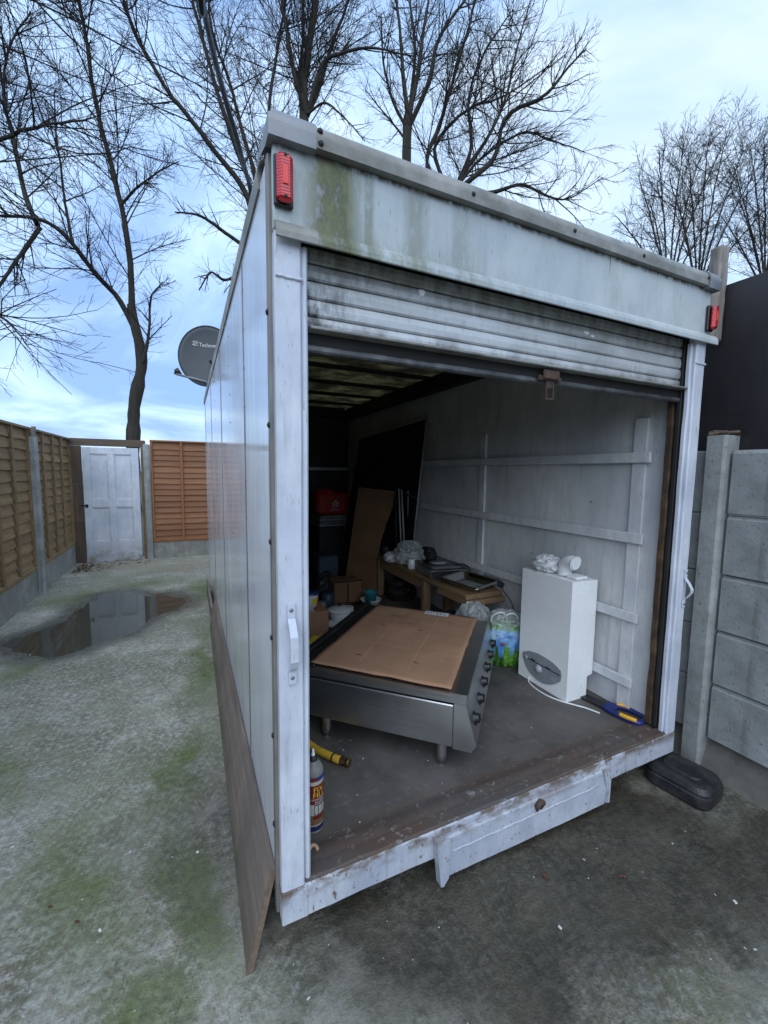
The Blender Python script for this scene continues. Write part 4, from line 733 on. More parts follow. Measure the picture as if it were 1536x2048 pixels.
tree('bare_tree', b5, ([b5, below(b5, 3.5), c5], .28, .2),
     [([c5]+px([(855, 330, 15.2), (880, 250, 15), (900, 180, 14.8), (935, 60, 14.6), (960, -40, 14.5)], 15), .10, .03),
      ([c5]+px([(945, 355), (990, 310, 15.2), (1015, 230, 15), (1090, 190, 14.6), (1140, 130, 14.4), (1180, 90, 14.3)], 15), .11, .02),
      ([c5]+px([(930, 340, 15.7), (975, 270, 16), (1010, 180, 16.3), (1025, 90, 16.5), (1050, 0, 16.7)], 15), .09, .02),
      ([c5]+px([(985, 385, 15.2), (1040, 368, 14.8), (1090, 390, 14.4), (1130, 395, 14.2), (1200, 350, 13.8)], 15), .08, .012),
      ([c5]+px([(870, 300, 15.8), (910, 240, 16), (950, 215, 16.2), (1000, 200, 16.4), (1100, 130, 16.5)], 15), .08, .02),
      ([c5]+px([(960, 320, 15.4), (1040, 270, 15.2), (1100, 280, 15), (1170, 300, 14.9)], 15), .06, .012), ([c5]+px([(940, 300, 15.9), (935, 200, 16), (970, 100, 16.2), (1020, 30, 16.3)], 15), .08, .02)],
     'bare spreading tree reaching its long side boughs over the roof cap', .95, .0052, 'bare winter trees', up=.06)
# smaller trees farther off to the right
def far_tree(xb, ytop, d, label, fan, seedl):
    bb = below(at(xb, 900, d)); c_ = at(xb, 590, d); H_ = []
    for x, y, dd in fan: m1 = (xb*.62+x*.38, 590*.55+y*.45); m2 = (xb*.25+x*.75, 590*.2+y*.8); H_.append(([c_]+px([(m1[0], m1[1], d+dd*.4), (m2[0], m2[1], d+dd*.8), (x, y, d+dd)], d), .065, .016))
    tree('bare_tree', bb, ([bb, below(bb, 3), c_], .24, .15), H_, label, .64, .0085, 'bare winter trees', up=.08, k1=.36, lvl1=1.9)
far_tree(1335, 270, 26, 'smaller bare rounded tree farther off, behind the right half of the roof cap', [(1235, 430, -1), (1275, 350, 1), (1320, 300, -1), (1365, 285, 1.5), (1400, 310, -2), (1440, 300, 1), (1450, 400, -1.5), (1300, 400, 2)], 1)
far_tree(1395, 260, 28, 'smaller bare tree farther off, rising behind the weathered timber post', [(1340, 340, 1), (1380, 300, -1), (1420, 280, 1), (1455, 265, 0), (1490, 300, -1), (1540, 290, 1), (1570, 380, -1), (1360, 420, 2)], 2)
far_tree(1530, 280, 27, 'smaller bare tree farther off, above the dark brown hoarding', [(1470, 330, 1), (1500, 290, -1), (1530, 280, 1), (1570, 270, 0), (1600, 320, -1), (1640, 380, 1), (1440, 430, -1), (1480, 400, 2)], 3)

# ------------------------------------------------------------------ satellite dish and overhead cable
SD = thing('satellite_dish', (.36, 5.66, 2.2), 'dark grey satellite dish on a bracket at the far end of the box', 'satellite dish')
dc = np.array([.275, 5.95, 2.91]); fwd = np.array([-.20, -.95, .20]); fwd /= np.linalg.norm(fwd); rt = np.cross(fwd, (0, 0, 1)); rt /= np.linalg.norm(rt); upv = np.cross(rt, fwd); rt = -rt   # rt points to the viewer's right
mb = MB(); nr, na = 8, 48; v = [dc-fwd*.055]
for i in range(1, nr+1):
    for j in range(na): a = 2*math.pi*j/na; q = i/nr; v.append(dc+rt*.345*q*math.cos(a)+upv*.405*q*math.sin(a)-fwd*.055*(1-q*q))
f = [(0, 1+j, 1+(j+1) % na) for j in range(na)]+[(1+(i-1)*na+j, 1+i*na+j, 1+i*na+(j+1) % na, 1+(i-1)*na+(j+1) % na) for i in range(1, nr) for j in range(na)]
part(mb.add(v, f, True), 'reflector', 'dish', SD, thick=.008)
part(MB().tube([dc+rt*.345*math.cos(a)+upv*.405*math.sin(a) for a in np.linspace(0, 2*math.pi, 49)], .007, 6, caps=False), 'rim', 'dish', SD)
tip = dc+fwd*.42-upv*.33-rt*.02; tip = at(352, 748, 5.25)
part(MB().tube([dc-upv*.40-fwd*.02, dc-upv*.36+fwd*.03, tip], .015, 8), 'feed_arm', 'alu_dark', SD)
ln = tip+np.array([0, .02, .02]); part(MB().tube([ln, ln+(dc-ln)*.12], [.040, .044], 12).tube([ln-(dc-ln)*.04+np.array([0, 0, .015]), ln], .025, 10), 'feed_horn', 'black', SD)
part(MB().tube([dc-fwd*.078, dc-fwd*.14, (.34, 5.80, 2.80), (.34, 5.80, 2.10), (.34, 5.63, 2.10)], .022, 8), 'mast_bracket', 'gloom', SD)
tv, tf = text_mesh('Technomate', .072); wv = tv[:, 0].max()
def on_dish(x, y, lift=.012):
    q2 = (x/.345)**2+(y/.405)**2; return dc+rt*x+upv*y-fwd*.055*(1-q2)+fwd*lift
part(MB().add([on_dish(-.105+p[0]*.29/wv, .135+p[1]) for p in tv], tf), 'maker_lettering', 'logo', SD)
mb = MB(); lx, ly = -.150, .165
for a0, a1, rr_ in ((20, 160, .036), (200, 340, .036)): mb.tube([on_dish(lx+rr_*math.cos(R(a)), ly+rr_*.85*math.sin(R(a))) for a in np.linspace(a0, a1, 9)], .004, 4)
for dx, dy, l2 in ((-.03, .012, .06), (-.02, -.002, .055), (-.034, -.014, .05)): mb.tube([on_dish(lx+dx, ly+dy), on_dish(lx+dx+l2, ly+dy+.004)], .004, 4)
part(mb, 'maker_emblem', 'logo', SD)
for i, off in enumerate((0, .045)):
    a = np.array([.46+off, 3.05, 2.34]); p = px([(503+3*i, 410, 3.3-off), (478+4*i, 300, 2.5), (450+3*i, 200, 2.05), (425+2*i, 100, 1.7), (404+1*i, 0, 1.45), (392, -90, 1.28)], 2)
    P = resample([a]+p+[p[-1]+np.array([-.2, -1.2, .6]), p[-1]+np.array([-.5, -5, .9])], 60)
    solo(MB().tube(P, .0105-.002*i, 8), 'overhead_cable', 'cable', a, ['thick black cable rising from the box roof to overhead', 'thinner black cable running beside the thick one up from the roof'][i], 'cable')
# ------------------------------------------------------------------ things inside the box
def sphere_blob(c, r, amp, seed, nu=28, nv=18, freq=3.0, flat=None, ridge=True, sq=1.0):
    c = np.array(c, float); r = np.array(r, float)
    def fn(u, v):
        a = 2*math.pi*u; b = math.pi*(v-.5); d = np.array([math.cos(b)*math.cos(a), math.cos(b)*math.sin(a), math.sin(b)]); d = np.sign(d)*np.abs(d)**sq
        n = mnoise.noise(Vector(d*freq)+Vector((seed, seed*2, 0))); n2 = mnoise.noise(Vector(d*freq*2.7)+Vector((seed*3, 1, seed)))
        k = 1+amp*((1-2*abs(n)) if ridge else n)+amp*.5*((1-2*abs(n2)) if ridge else n2); p = c+d*r*k
        if flat is not None: p[2] = max(p[2], flat)
        return p
    return MB().grid(fn, nu, nv, smooth=False)
# --- six-burner range turned at an angle
u_ = np.array([.70, .714]); cz = .325
CK = thing('gas_range', (.9585, 1.335, ZF), 'stainless steel countertop gas range standing on round legs, cardboard on top', 'cooker'); CK.rotation_euler = (0, 0, math.atan2(.714, .70))
# local: +x along the knob front (0..0.99), +y towards the back (-.07 .. .75), z from the box floor
def ck(mb, n, m): return mb.build(n, M[m], CK, local=True)
ck(MB().box((0, .004, .108), (.99, .72, .290), .004), 'body', 'steel')
ck(MB().prism((0, 0, 0), (0, 1, 0), (0, 0, 1), [(.0025, .104), (.0025, .300), (-.046, .300), (-.092, .135), (-.072, .104)], .99), 'control_panel', 'steel')
ck(loft(MB(), [[(x0, -.046, z), (x1, -.046, z), (x1, .745, z), (x0, .745, z)] for x0, x1, z in ((.0, .99, .3015), (.0, .99, .305), (.035, .955, .325), (.045, .945, .327))]), 'hob_deck', 'steel')
ck(MB().box((.0, .746, .26), (.99, .785, .350), .006), 'back_upstand', 'steel_dark')
ck(MB().box((.03, .66, .3275), (.96, .738, .338), .004), 'flue_strip', 'steel_dark')
for x in (.04, .95):
    for y in (.055, .60):
        l_ = ck(MB().lathe((x, y, 0), [(.013, 0), (.013, .014), (.021, .018), (.022, .05), (.022, .1075)], 16), 'leg', 'steel')
kn = None; ax = np.array([0, -.963, .268]); rk = np.array(Vector((0, 0, 1)).rotation_difference(Vector(ax)).to_matrix())
for i in range(6):
    x = .085+i*.165; c = np.array([x, -.0725, .205])
    k_ = ck(MB().lathe(c, [(.026, 0), (.026, .005), (.021, .008), (.019, .020), (.016, .023), (.001, .023)], 18, rk).box(c+rk @ np.array([0, 0, .024])-np.array([.004, .002, .018]), c+rk @ np.array([0, 0, .024])+np.array([.004, .006, .018]), .002), 'knob', 'knob')
    b_ = MB().lathe(c-rk @ np.array([0, 0, .001]), [(.031, -.004), (.031, .001), (.026, .0015)], 18, rk).build('bezel', M['steel_dark'], k_, local=True)
# cardboard sheet with creases, tape and a paper label
CB = thing('cardboard_sheet', (.9585, 1.335, ZF+.3405), 'flattened brown cardboard sheet with a white paper label, lying on the steel range', 'cardboard'); CB.rotation_euler = (0, 0, math.atan2(.714, .70))
def cbz(x, y): return .006+.004*mnoise.noise(Vector((x*5, y*5, 0)))+(.010*max(0, .12-y)/.12*max(0, mnoise.noise(Vector((x*4, 2, 0)))))
def cbp(u, v):
    x = .022+u*.905; y = .02+v*.665; x += .006*mnoise.noise(Vector((v*9, u*2, 3))) if u in (0, 1) else 0; y += .007*mnoise.noise(Vector((u*12, v*2, 8))) if v in (0, 1) else 0
    return (x+.015*v, y, cbz(x, y))
MB().grid(cbp, 34, 26).build('sheet', M['card'], CB, local=True, thick=.005)
def strip(pts, wd, name, m, lift=.0035):
    mb = MB(); P = resample(pts, 20) if len(pts) > 2 else np.linspace(pts[0], pts[1], 20); v = []; d = np.array(P[-1])-np.array(P[0]); d = d/np.linalg.norm(d); nn = np.array([-d[1], d[0]])
    for p in P:
        for s in (-1, 1): q = p[:2]+nn*s*wd/2; v.append((q[0], q[1], cbz(q[0], q[1])+lift))
    return mb.add(v, [(2*i, 2*i+1, 2*i+3, 2*i+2) for i in range(19)]).build(name, M[m], CB, local=True)
strip([(.33, .035), (.345, .675)], .004, 'crease', 'card_pale'); strip([(.70, .035), (.715, .675)], .005, 'crease', 'card_pale'); strip([(.11, .235), (.93, .245)], .004, 'crease', 'card_pale')
strip([(.115, .47), (.93, .475)], .004, 'crease', 'card_pale', .0033)
strip([(.77, .53), (.78, .40)], .055, 'tape', 'card_tape', .0037)
pp = strip([(.905, .345), (.905, .195)], .065, 'paper_label', 'paper', .0045)
rr = random.Random(3); mb = MB()
for row, y in enumerate((.915, .893)):
    x = .335
    while x > .21: l2 = rr.uniform(.006, .02); mb.box((y-.004, x-l2, .0), (y+.004, x, .0004)) if False else mb.add([(y-.005, x-l2, cbz(y, x)+.0055), (y+.005, x-l2, cbz(y, x)+.0055), (y+.005+.002, x, cbz(y, x)+.0055), (y-.005+.002, x, cbz(y, x)+.0055)], [(0, 1, 2, 3)]); x -= l2+.008
mb.build('label_writing', M['ink'], CB, local=True)
for x, y in ((.60, .52), (.60, .30), (.18, .50), (.20, .22), (.78, .16)):
    mb = MB()
    for dx, dy, w2, h2 in ((0, 0, .010, .014), (.008, .013, .006, .006), (-.004, -.014, .008, .005)): mb.add([(x+dx-w2/2, y+dy-h2/2, cbz(x, y)+.0038), (x+dx+w2/2, y+dy-h2/2, cbz(x, y)+.0038), (x+dx+w2/2, y+dy+h2/2, cbz(x, y)+.0038), (x+dx-w2/2, y+dy+h2/2, cbz(x, y)+.0038)], [(0, 1, 2, 3)])
    mb.build('print_mark', M['card_print'], CB, local=True)
# --- boiler
BO = thing('boiler', (1.92, 1.70, ZF), 'white wall boiler standing on the floor against the battened wall', 'boiler')
def bo(mb, n, m, p=BO): return part(mb, n, m, p)
bo(MB().prism((0, 1.520, 0), (1, 0, 0), (0, 0, 1), [(1.822, ZF+.003), (1.975, ZF+.003), (1.975, .335), (2.015, .345), (2.015, .880), (1.822, .885)], -.362), 'casing', 'white')
front = [(1.849, .373), (1.80, .398), (1.734, .410), (1.67, .408), (1.623, .402), (1.59, .392), (1.562, .379), (1.556, .352), (1.559, .324), (1.585, .298), (1.615, .277), (1.65, .260), (1.686, .251), (1.73, .252), (1.785, .269), (1.82, .30), (1.843, .34)]
pn = bo(MB().prism((1.8215, 0, 0), (0, 1, 0), (0, 0, 1), [(a, b) for a, b in reversed(front)], -.006), 'control_panel', 'greypanel')
ry = rotm(0, -math.pi/2, 0)
bo(MB().lathe((1.815, 1.715, .325), [(.024, 0), (.024, .006), (.018, .008), (.016, .016), (.001, .016)], 20, ry), 'dial', 'greyhi', pn)
bo(MB().lathe((1.815, 1.815, .355), [(.010, 0), (.010, .004), (.001, .004)], 12, ry), 'pressure_gauge', 'greyhi', pn)
bo(MB().box((1.812, 1.565, .352), (1.8148, 1.80, .355)), 'panel_groove', 'black', pn); bo(MB().box((1.8115, 1.63, .356), (1.8148, 1.665, .361)).box((1.8115, 1.745, .358), (1.8148, 1.775, .363)), 'button', 'black', pn)
for z, wd in ((.318, .035), (.305, .045)): bo(MB().box((1.8135, 1.58, z), (1.8148, 1.58+wd, z+.004)), 'panel_print', 'greyhi', pn)
bo(MB().box((1.87, 1.535, .8855), (1.955, 1.605, .902), .004), 'flue_plate', 'white_pl')
# loose elbow and plastic on top
solo(MB().tube(resample([(1.915, 1.655, .888), (1.912, 1.655, .925), (1.905, 1.640, .958), (1.90, 1.600, .972), (1.90, 1.572, .968)], 18), [.040, .040]+[.036]*14+[.041, .041], 18).tube([(1.90, 1.573, .968), (1.90, 1.568, .9675)], .033, 18), 'flue_elbow', 'white_pl', (1.915, 1.655, .886), 'white plastic flue elbow standing on top of the boiler', 'pipe')
solo(sphere_blob((1.905, 1.775, .925), (.062, .078, .042), .30, 4.2, freq=2.6, flat=.8865), 'crumpled_bag', 'bagwhite', (1.905, 1.775, .886), 'crumpled white plastic bag lying on the boiler beside the elbow', 'bag')
solo(MB().box((1.845, 1.70, .935), (1.865, 1.86, .939), .001, rotm(.25, .3, .15)), 'metal_strip', 'alu', (1.855, 1.78, .93), 'thin metal strip lying across the crumpled bag on the boiler', 'strip')
solo(MB().tube(resample([(1.84, 1.80, ZF+.035), (1.80, 1.77, ZF+.006), (1.78, 1.66, ZF+.0045), (1.80, 1.56, ZF+.0045), (1.855, 1.47, ZF+.0045), (1.875, 1.44, ZF+.0045), (1.90, 1.375, ZF+.005)], 40), .0042, 7), 'flex_cable', 'white_pl', (1.80, 1.6, ZF), 'thin white flex trailing over the floor from the boiler', 'cable')
# hand saw
SW = thing('hand_saw', (2.0, 1.28, ZF), 'hand saw with a blue and yellow grip, blade under the boiler', 'saw')
SW.rotation_euler = (0, 0, R(101))
MB().prism((0.075, 0, .012), (1, 0, 0), (0, 1, 0), [(0, -.05), (.40, -.012), (.40, .008), (0, .035)], .0015).build('blade', M['steel_dark'], SW, local=True)
def ringbar(pts, r_, m, n): MB().tube(resample(pts, 16), r_, 8).build(n, M[m], SW, local=True)
ringbar([(.10, -.030, .016), (.06, -.052, .017), (.0, -.060, .017), (-.045, -.048, .017), (-.055, -.034, .017)], .0135, 'blueh', 'guard'); ringbar([(.11, .030, .016), (.06, .038, .017), (.0, .040, .017), (-.05, .030, .017), (-.060, .0, .017), (-.055, -.034, .017)], .0135, 'blueh', 'grip')
ringbar([(.085, -.043, .026), (.055, -.054, .027), (.025, -.058, .027)], .0095, 'yellow', 'grip_inlay'); ringbar([(.03, .042, .026), (-.01, .043, .028), (-.045, .034, .026)], .0105, 'yellow', 'grip_inlay')
MB().box((.07, -.045, .005), (.13, .035, .026), .006).build('blade_clamp', M['blueh'], SW, local=True)
# printed carrier bag and clear bag
CBg = thing('carrier_bag', (1.835, 2.03, ZF), 'plastic carrier bag printed with blue sky and green grass, beside the boiler', 'bag')
bb_ = sphere_blob((0, 0, .145), (.115, .075, .150), .10, 2.2, 36, 26, 2.4, flat=.001, sq=.75).build('body', M['bagprint'], CBg, local=True)
for k, (x0, x1) in enumerate(((-.07, .0), (.0, .07))): MB().tube(resample([(x0, -.035, .25), (x0-.02, -.05, .32), ((x0+x1)/2, -.055, .36), (x1, -.04, .33), (x1+.01, -.03, .25)], 18), .007, 6).build('handle', M['bagwhite'], CBg, local=True)
sphere_blob((0.0, 0, .30), (.085, .06, .05), .35, 7.7, 24, 14, 2.6).build('contents', M['film'], CBg, local=True)
for s in (-1, 1): MB().lathe((-.045+.028*s, -.085, .155+.008*s), [(.001, 0), (.011, .001), (.007, .004), (.001, .005)], 10, rotm(math.pi/2, 0, 0)).build('ladybird_print', M['redp'], CBg, local=True)
CBg.rotation_euler = (0, 0, R(-38))
solo(sphere_blob((1.725, 2.22, ZF+.17), (.105, .10, .175), .16, 5.1, 34, 24, 2.6, flat=ZF+.001, sq=.8), 'clear_bag', 'film', (1.725, 2.22, ZF), 'bulging clear plastic bag behind the printed carrier bag', 'bag')
solo(sphere_blob((1.725, 2.22, ZF+.12), (.075, .07, .11), .25, 9.1, 24, 16, 2.2, flat=ZF+.002), 'bag_contents', simple('green_grey_packing', (.22, .28, .24), .6, var=.4), (1.725, 2.22, ZF), 'pale green packing inside the clear plastic bag', 'packing')
solo(MB().tube(resample([(1.90, 2.02, ZF+.20), (1.93, 2.07, ZF+.36), (1.88, 2.14, ZF+.48)], 12), .004, 6).box((1.862, 2.12, ZF+.475), (1.90, 2.158, ZF+.515), .006, rotm(.3, .4, .5)), 'plug_lead', 'black', (1.90, 2.02, ZF+.2), 'black plug on its lead sticking up from the carrier bag', 'plug')
# bench
BN = thing('workbench', (1.88, 3.1, ZF), 'rough timber workbench along the battened wall, its sawn end towards the boiler', 'bench')
part(MB().box((1.70, 2.27, .585), (2.016, 3.92, .620), .004), 'top_plank', 'timber', BN); part(MB().box((1.690, 2.245, .545), (2.018, 2.62, .584), .004), 'under_plank', 'timber', BN)
for x, y in ((1.735, 2.86), (1.95, 2.86), (1.735, 3.75), (1.95, 3.75)): part(MB().box((x-.035, y-.025, ZF), (x+.035, y+.025, .584), .004), 'leg', 'timber_v', BN)
part(MB().box((1.712, 2.89, .50), (1.735, 3.72, .58), .004), 'apron', 'timber', BN)
HB = thing('induction_hob', (1.865, 2.865, .62), 'black glass induction hob with a silver side on the bench', 'hob'); HB.rotation_euler = (0, 0, R(-10))
MB().box((-.15, -.19, .008), (.15, .19, .075), .005).build('casing', M['alu'], HB, local=True); MB().box((-.152, -.192, .0755), (.152, .192, .084), .003).build('glass_top', M['hobglass'], HB, local=True)
MB().lathe((.01, .06, .0845), [(.072, 0), (.072, .0006), (.001, .0006)], 28).build('cooking_zone', M['greyhi'], HB, local=True); MB().box((-.12, -.17, .0845), (.12, -.10, .0853)).build('control_strip', M['greypanel'], HB, local=True); MB().box((-.148, -.1925, .014), (.148, -.1906, .07)).build('front_trim', M['black'], HB, local=True)
for x in (-.12, .12):
    for y in (-.16, .16): MB().lathe((x, y, 0), [(.012, 0), (.012, .0078), (.001, .0078)], 10).build('foot', M['black'], HB, local=True)
TR = thing('steel_tray', (1.87, 2.455, .62), 'shallow stainless catering tray resting on the sawn end of the bench', 'tray'); TR.rotation_euler = (R(2), R(-3), R(14))
loft(MB(), [[(x, y, z) for x, y in rrect(hx, hy, .035)] for hx, hy, z in ((.112, .14, .004), (.128, .157, .050), (.150, .180, .052), (.150, .180, .056))][:2]) if False else None
mb = MB(); secs = [[(x, y, z) for x, y in rrect(hx, hy, rr_)] for hx, hy, z, rr_ in ((.152, .182, .050, .03), (.153, .183, .056, .03), (.128, .158, .057, .045), (.122, .152, .05, .045), (.108, .138, .010, .04), (.10, .13, .006, .04))]
n = len(secs[0]); mb.add([p for s in secs for p in s], [(i*n+j, i*n+(j+1) % n, (i+1)*n+(j+1) % n, (i+1)*n+j) for i in range(5) for j in range(n)]+[tuple(5*n+j for j in range(n))], True); mb.build('pan', M['chrome'], TR, local=True, thick=.0016)
solo(sphere_blob((1.815, 3.30, .705), (.11, .13, .095), .30, 3.3, 34, 20, 3.0, flat=.621), 'film_bundle', 'film', (1.815, 3.30, .62), 'crumpled clear plastic film heaped on the bench behind the hob', 'plastic film')
solo(sphere_blob((1.80, 3.31, .67), (.085, .09, .055), .25, 6.3, 24, 14, 3.0, flat=.622), 'white_packing', 'bagwhite', (1.80, 3.31, .62), 'white packing under the clear film on the bench', 'packing')
solo(sphere_blob((1.955, 3.20, .70), (.045, .085, .075), .10, 1.3, 18, 12, 2.0, sq=.5, flat=.621), 'black_bundle', 'film_dark', (1.955, 3.20, .62), 'black wrapped bundle against the wall behind the hob', 'bundle')
solo(sphere_blob((1.985, 2.68, .645), (.022, .03, .022), .25, 8.3, 14, 10), 'teal_scrap', 'teal', (1.985, 2.68, .62), 'small turquoise scrap by the wall behind the hob', 'scrap')
solo(MB().tube(resample([(1.96, 2.80, .70), (2.0, 2.70, .72), (2.005, 2.62, .67), (1.98, 2.58, .625)], 14), .004, 6), 'hob_lead', 'black', (1.98, 2.7, .62), 'black mains lead curling from the hob', 'lead')
# leaning table, poles, board
TB = thing('folding_table', (1.9, 3.9, .62), 'dark navy table top with a pale edge leaning against the battened wall', 'table top')
A_, B_, C_, D_ = np.array([2.016, 3.36, 1.945]), np.array([1.80, 4.46, 1.82]), np.array([1.60, 4.46, .63]), np.array([1.93, 3.44, .63])
nrm = np.cross(B_-A_, D_-A_); nrm /= np.linalg.norm(nrm)
if nrm[0] > 0: nrm = -nrm
def quad_slab(a, b, c, d, off, th): return MB().add([p+nrm*off for p in (a, b, c, d)]+[p+nrm*(off+th) for p in (a, b, c, d)], [(0, 1, 2, 3), (7, 6, 5, 4), (0, 4, 5, 1), (1, 5, 6, 2), (2, 6, 7, 3), (3, 7, 4, 0)])
part(quad_slab(A_, B_, C_, D_, 0, .02), 'table_top', 'navy', TB)
for p, q in ((A_, B_), (A_, D_), (B_, C_)): part(MB().tube([p+nrm*.012, q+nrm*.012], .009, 6), 'edging', 'pale_edge', TB)
part(MB().tube([B_+(C_-B_)*.30+nrm*.03, A_+(D_-A_)*.56+nrm*.03], .010, 6), 'cross_bar', 'gloom', TB)
for i, (x, z1, xt) in enumerate(((1.735, 1.27, 1.75), (1.79, 1.30, 1.785), (1.825, 1.29, 1.815), (1.865, 1.28, 1.885))):
    solo(MB().tube([(x*1.03, 3.50, .621), (xt*1.02, 3.54, z1)], .008, 8), 'metal_pole', 'pale_edge' if i else 'gloom', (x*1.03, 3.50, .62), ['dark metal pole next to the brown board, leaning on the navy table top', 'pale metal pole next to the dark pole, leaning on the table top', 'middle one of the three pale poles leaning on the table top', 'pale metal pole nearest the pale edge of the leaning table top'][i], 'pole', 'poles leaning on the table top')
prof = [(0, ZF+.001), (.391, ZF+.001), (.388, .45), (.395, .62), (.425, .78), (.48, .95), (.54, 1.10), (.568, 1.27), (.169, 1.30), (.12, 1.0), (.06, .6)]
solo(MB().prism((1.45, 4.05, 0), (.655, -.756, 0), (0, 0, 1), prof, -.012), 'brown_board', 'card_dark', (1.60, 3.9, ZF), 'tall brown board with a curved cut-out standing behind the bench', 'board')
# red bag on stacked trays
solo(MB().box((1.38, 4.72, ZF), (1.84, 5.15, .80), .01), 'dark_cabinet', 'film_dark', (1.6, 4.93, ZF), 'dark cabinet at the back of the box under the trays', 'cabinet')
for i in range(4): solo(MB().box((1.39+.01*(i % 2), 4.73, .801+i*.034), (1.83-.008*i, 5.12, .829+i*.034), .006), 'flat_tray', ['pale_edge', 'alu_dark', 'pale_edge', 'alu'][i], (1.6, 4.93, .80+i*.034), ['lowest flat tray in the stack under the red bag', 'second flat tray up in the stack under the red bag', 'third flat tray up in the stack under the red bag', 'top flat tray, directly under the red bag'][i], 'tray', 'stacked trays')
RBg = thing('delivery_bag', (1.61, 4.9, .938), 'red delivery bag with a white house-shaped emblem on the stacked trays', 'bag')
bag = sphere_blob((1.61, 4.90, 1.065), (.235, .13, .135), .05, 3.9, 36, 22, 2.0, flat=.939, ridge=False, sq=.42); part(bag, 'body', 'bagred', RBg)
part(sphere_blob((1.50, 4.88, 1.20), (.09, .07, .035), .3, 1.9, 18, 10), 'top_flap', 'bagred', RBg)
lg = MB()
def lgp(x, z): return (1.60+x, 4.756, 1.07+z)
for seg in ([(-.045, .0), (0, .042), (.045, .0)], [(-.032, .012), (-.032, -.045)], [(-.010, .022), (-.010, -.045)], [(.010, .022), (.010, -.045)], [(.032, .012), (.032, -.045)]): lg.tube([lgp(*s) for s in seg], .006, 5)
part(lg, 'emblem', 'logo', RBg); tv, tf = text_mesh('JUST EAT', .03); part(MB().add([lgp(p[0]*.8-.058, p[1]-.082) for p in tv], tf), 'emblem_lettering', 'logo', RBg)
# clutter on the floor behind the range
solo(MB().box((1.20, 4.12, ZF), (1.42, 4.36, ZF+.36), .012), 'storage_bin', 'bluegrey', (1.31, 4.24, ZF), 'dark blue-grey bin standing on the floor behind the range', 'bin')
bx = thing('cardboard_box', (1.33, 3.68, ZF), 'open brown cardboard box on the floor in front of the tall board', 'box')
part(MB().box((1.19, 3.58, ZF+.001), (1.46, 3.80, ZF+.215), .004), 'carton', 'card_dark', bx); part(MB().add([(1.19, 3.58, ZF+.215), (1.46, 3.58, ZF+.215), (1.48, 3.50, ZF+.255), (1.21, 3.50, ZF+.255)], [(0, 1, 2, 3)]), 'flap', 'card_dark', bx, thick=.004); part(MB().box((1.318, 3.5775, ZF+.02), (1.332, 3.5795, ZF+.20)), 'slot', 'black', bx)
solo(MB().lathe((1.475, 3.39, ZF), [(.001, .002), (.066, .002), (.088, .082), (.096, .084), (.096, .092), (.086, .090), (.065, .012), (.001, .010)], 28), 'white_bowl', 'white_pl', (1.475, 3.39, ZF), 'white plastic bowl holding the turquoise tub', 'bowl')
solo(MB().lathe((1.475, 3.39, ZF+.012), [(.001, 0), (.048, .0), (.056, .135), (.059, .137), (.059, .147), (.052, .147), (.045, .02), (.001, .02)], 28), 'turquoise_tub', 'teal', (1.475, 3.39, ZF+.012), 'turquoise tub standing in the white bowl', 'tub')
ld = thing('pot_lid', (1.115, 3.20, ZF+.09), 'round white pot lid with a black knob behind the range', 'lid')
part(MB().lathe((1.115, 3.20, ZF+.095), [(.105, 0), (.106, .006), (.09, .014), (.05, .026), (.001, .030)], 32), 'dome', 'white', ld); part(MB().lathe((1.115, 3.20, ZF+.125), [(.008, 0), (.008, .008), (.018, .012), (.018, .022), (.001, .026)], 16), 'knob', 'black', ld)
solo(MB().lathe((1.05, 3.10, ZF), [(.001, .001), (.07, .001), (.115, .030), (.117, .034), (.07, .010), (.001, .008)], 28), 'white_dish', 'white', (1.05, 3.10, ZF), 'shallow white dish next to the pot lid', 'dish')
solo(MB().lathe((1.115, 3.20, ZF), [(.001, .001), (.07, .001), (.09, .055), (.09, .094), (.001, .094)], 24), 'white_pan', 'white_pl', (1.115, 3.20, ZF), 'white pan underneath the pot lid', 'pan')
solo(MB().box((.72, 2.92, ZF), (.93, 3.16, ZF+.20), .005), 'parcel_carton', 'card', (.82, 3.04, ZF), 'small brown carton behind the left door post', 'box')
tb = thing('paint_tub', (.80, 2.98, ZF+.201), 'white tub with blue lid and yellow and red print, on the small carton', 'tub')
part(MB().lathe((.80, 2.98, ZF+.201), [(.001, 0), (.052, 0), (.062, .125)], 28), 'body', 'white_pl', tb); part(MB().lathe((.80, 2.98, ZF+.3265), [(.066, 0), (.066, .018), (.001, .02)], 28), 'lid', 'bluelid', tb)
for a0, z0, z1, m in ((-20, .055, .105, 'can_yel'), (-5, .012, .032, 'redp')): part(MB().grid(lambda u, v: (.80+(.0525+.080*(z0+v*(z1-z0))+.0008)*math.cos(R(a0-70+u*70)), 2.98+(.0525+.080*(z0+v*(z1-z0))+.0008)*math.sin(R(a0-70+u*70)), ZF+.201+z0+v*(z1-z0)), 10, 1), 'label_print', m, tb)
solo(sphere_blob((.80, 2.72, ZF+.045), (.10, .06, .045), .2, 3.1, 20, 12, flat=ZF+.001), 'yellow_bag', 'yell_lid', (.80, 2.72, ZF), 'crumpled yellow bag on the floor beside the small carton', 'bag')
solo(sphere_blob((1.13, 3.75, ZF+.11), (.07, .08, .11), .3, 4.4, 20, 14, flat=ZF+.001), 'dark_sack', 'film_dark', (1.13, 3.75, ZF), 'dark crumpled sack beside the open cardboard box', 'sack')
solo(MB().tube([(1.50, 2.95, ZF+.008), (1.57, 3.35, ZF+.008)], .008, 8), 'metal_rod', 'pale_edge', (1.53, 3.15, ZF), 'thin pale rod on the floor in front of the bench leg', 'rod')
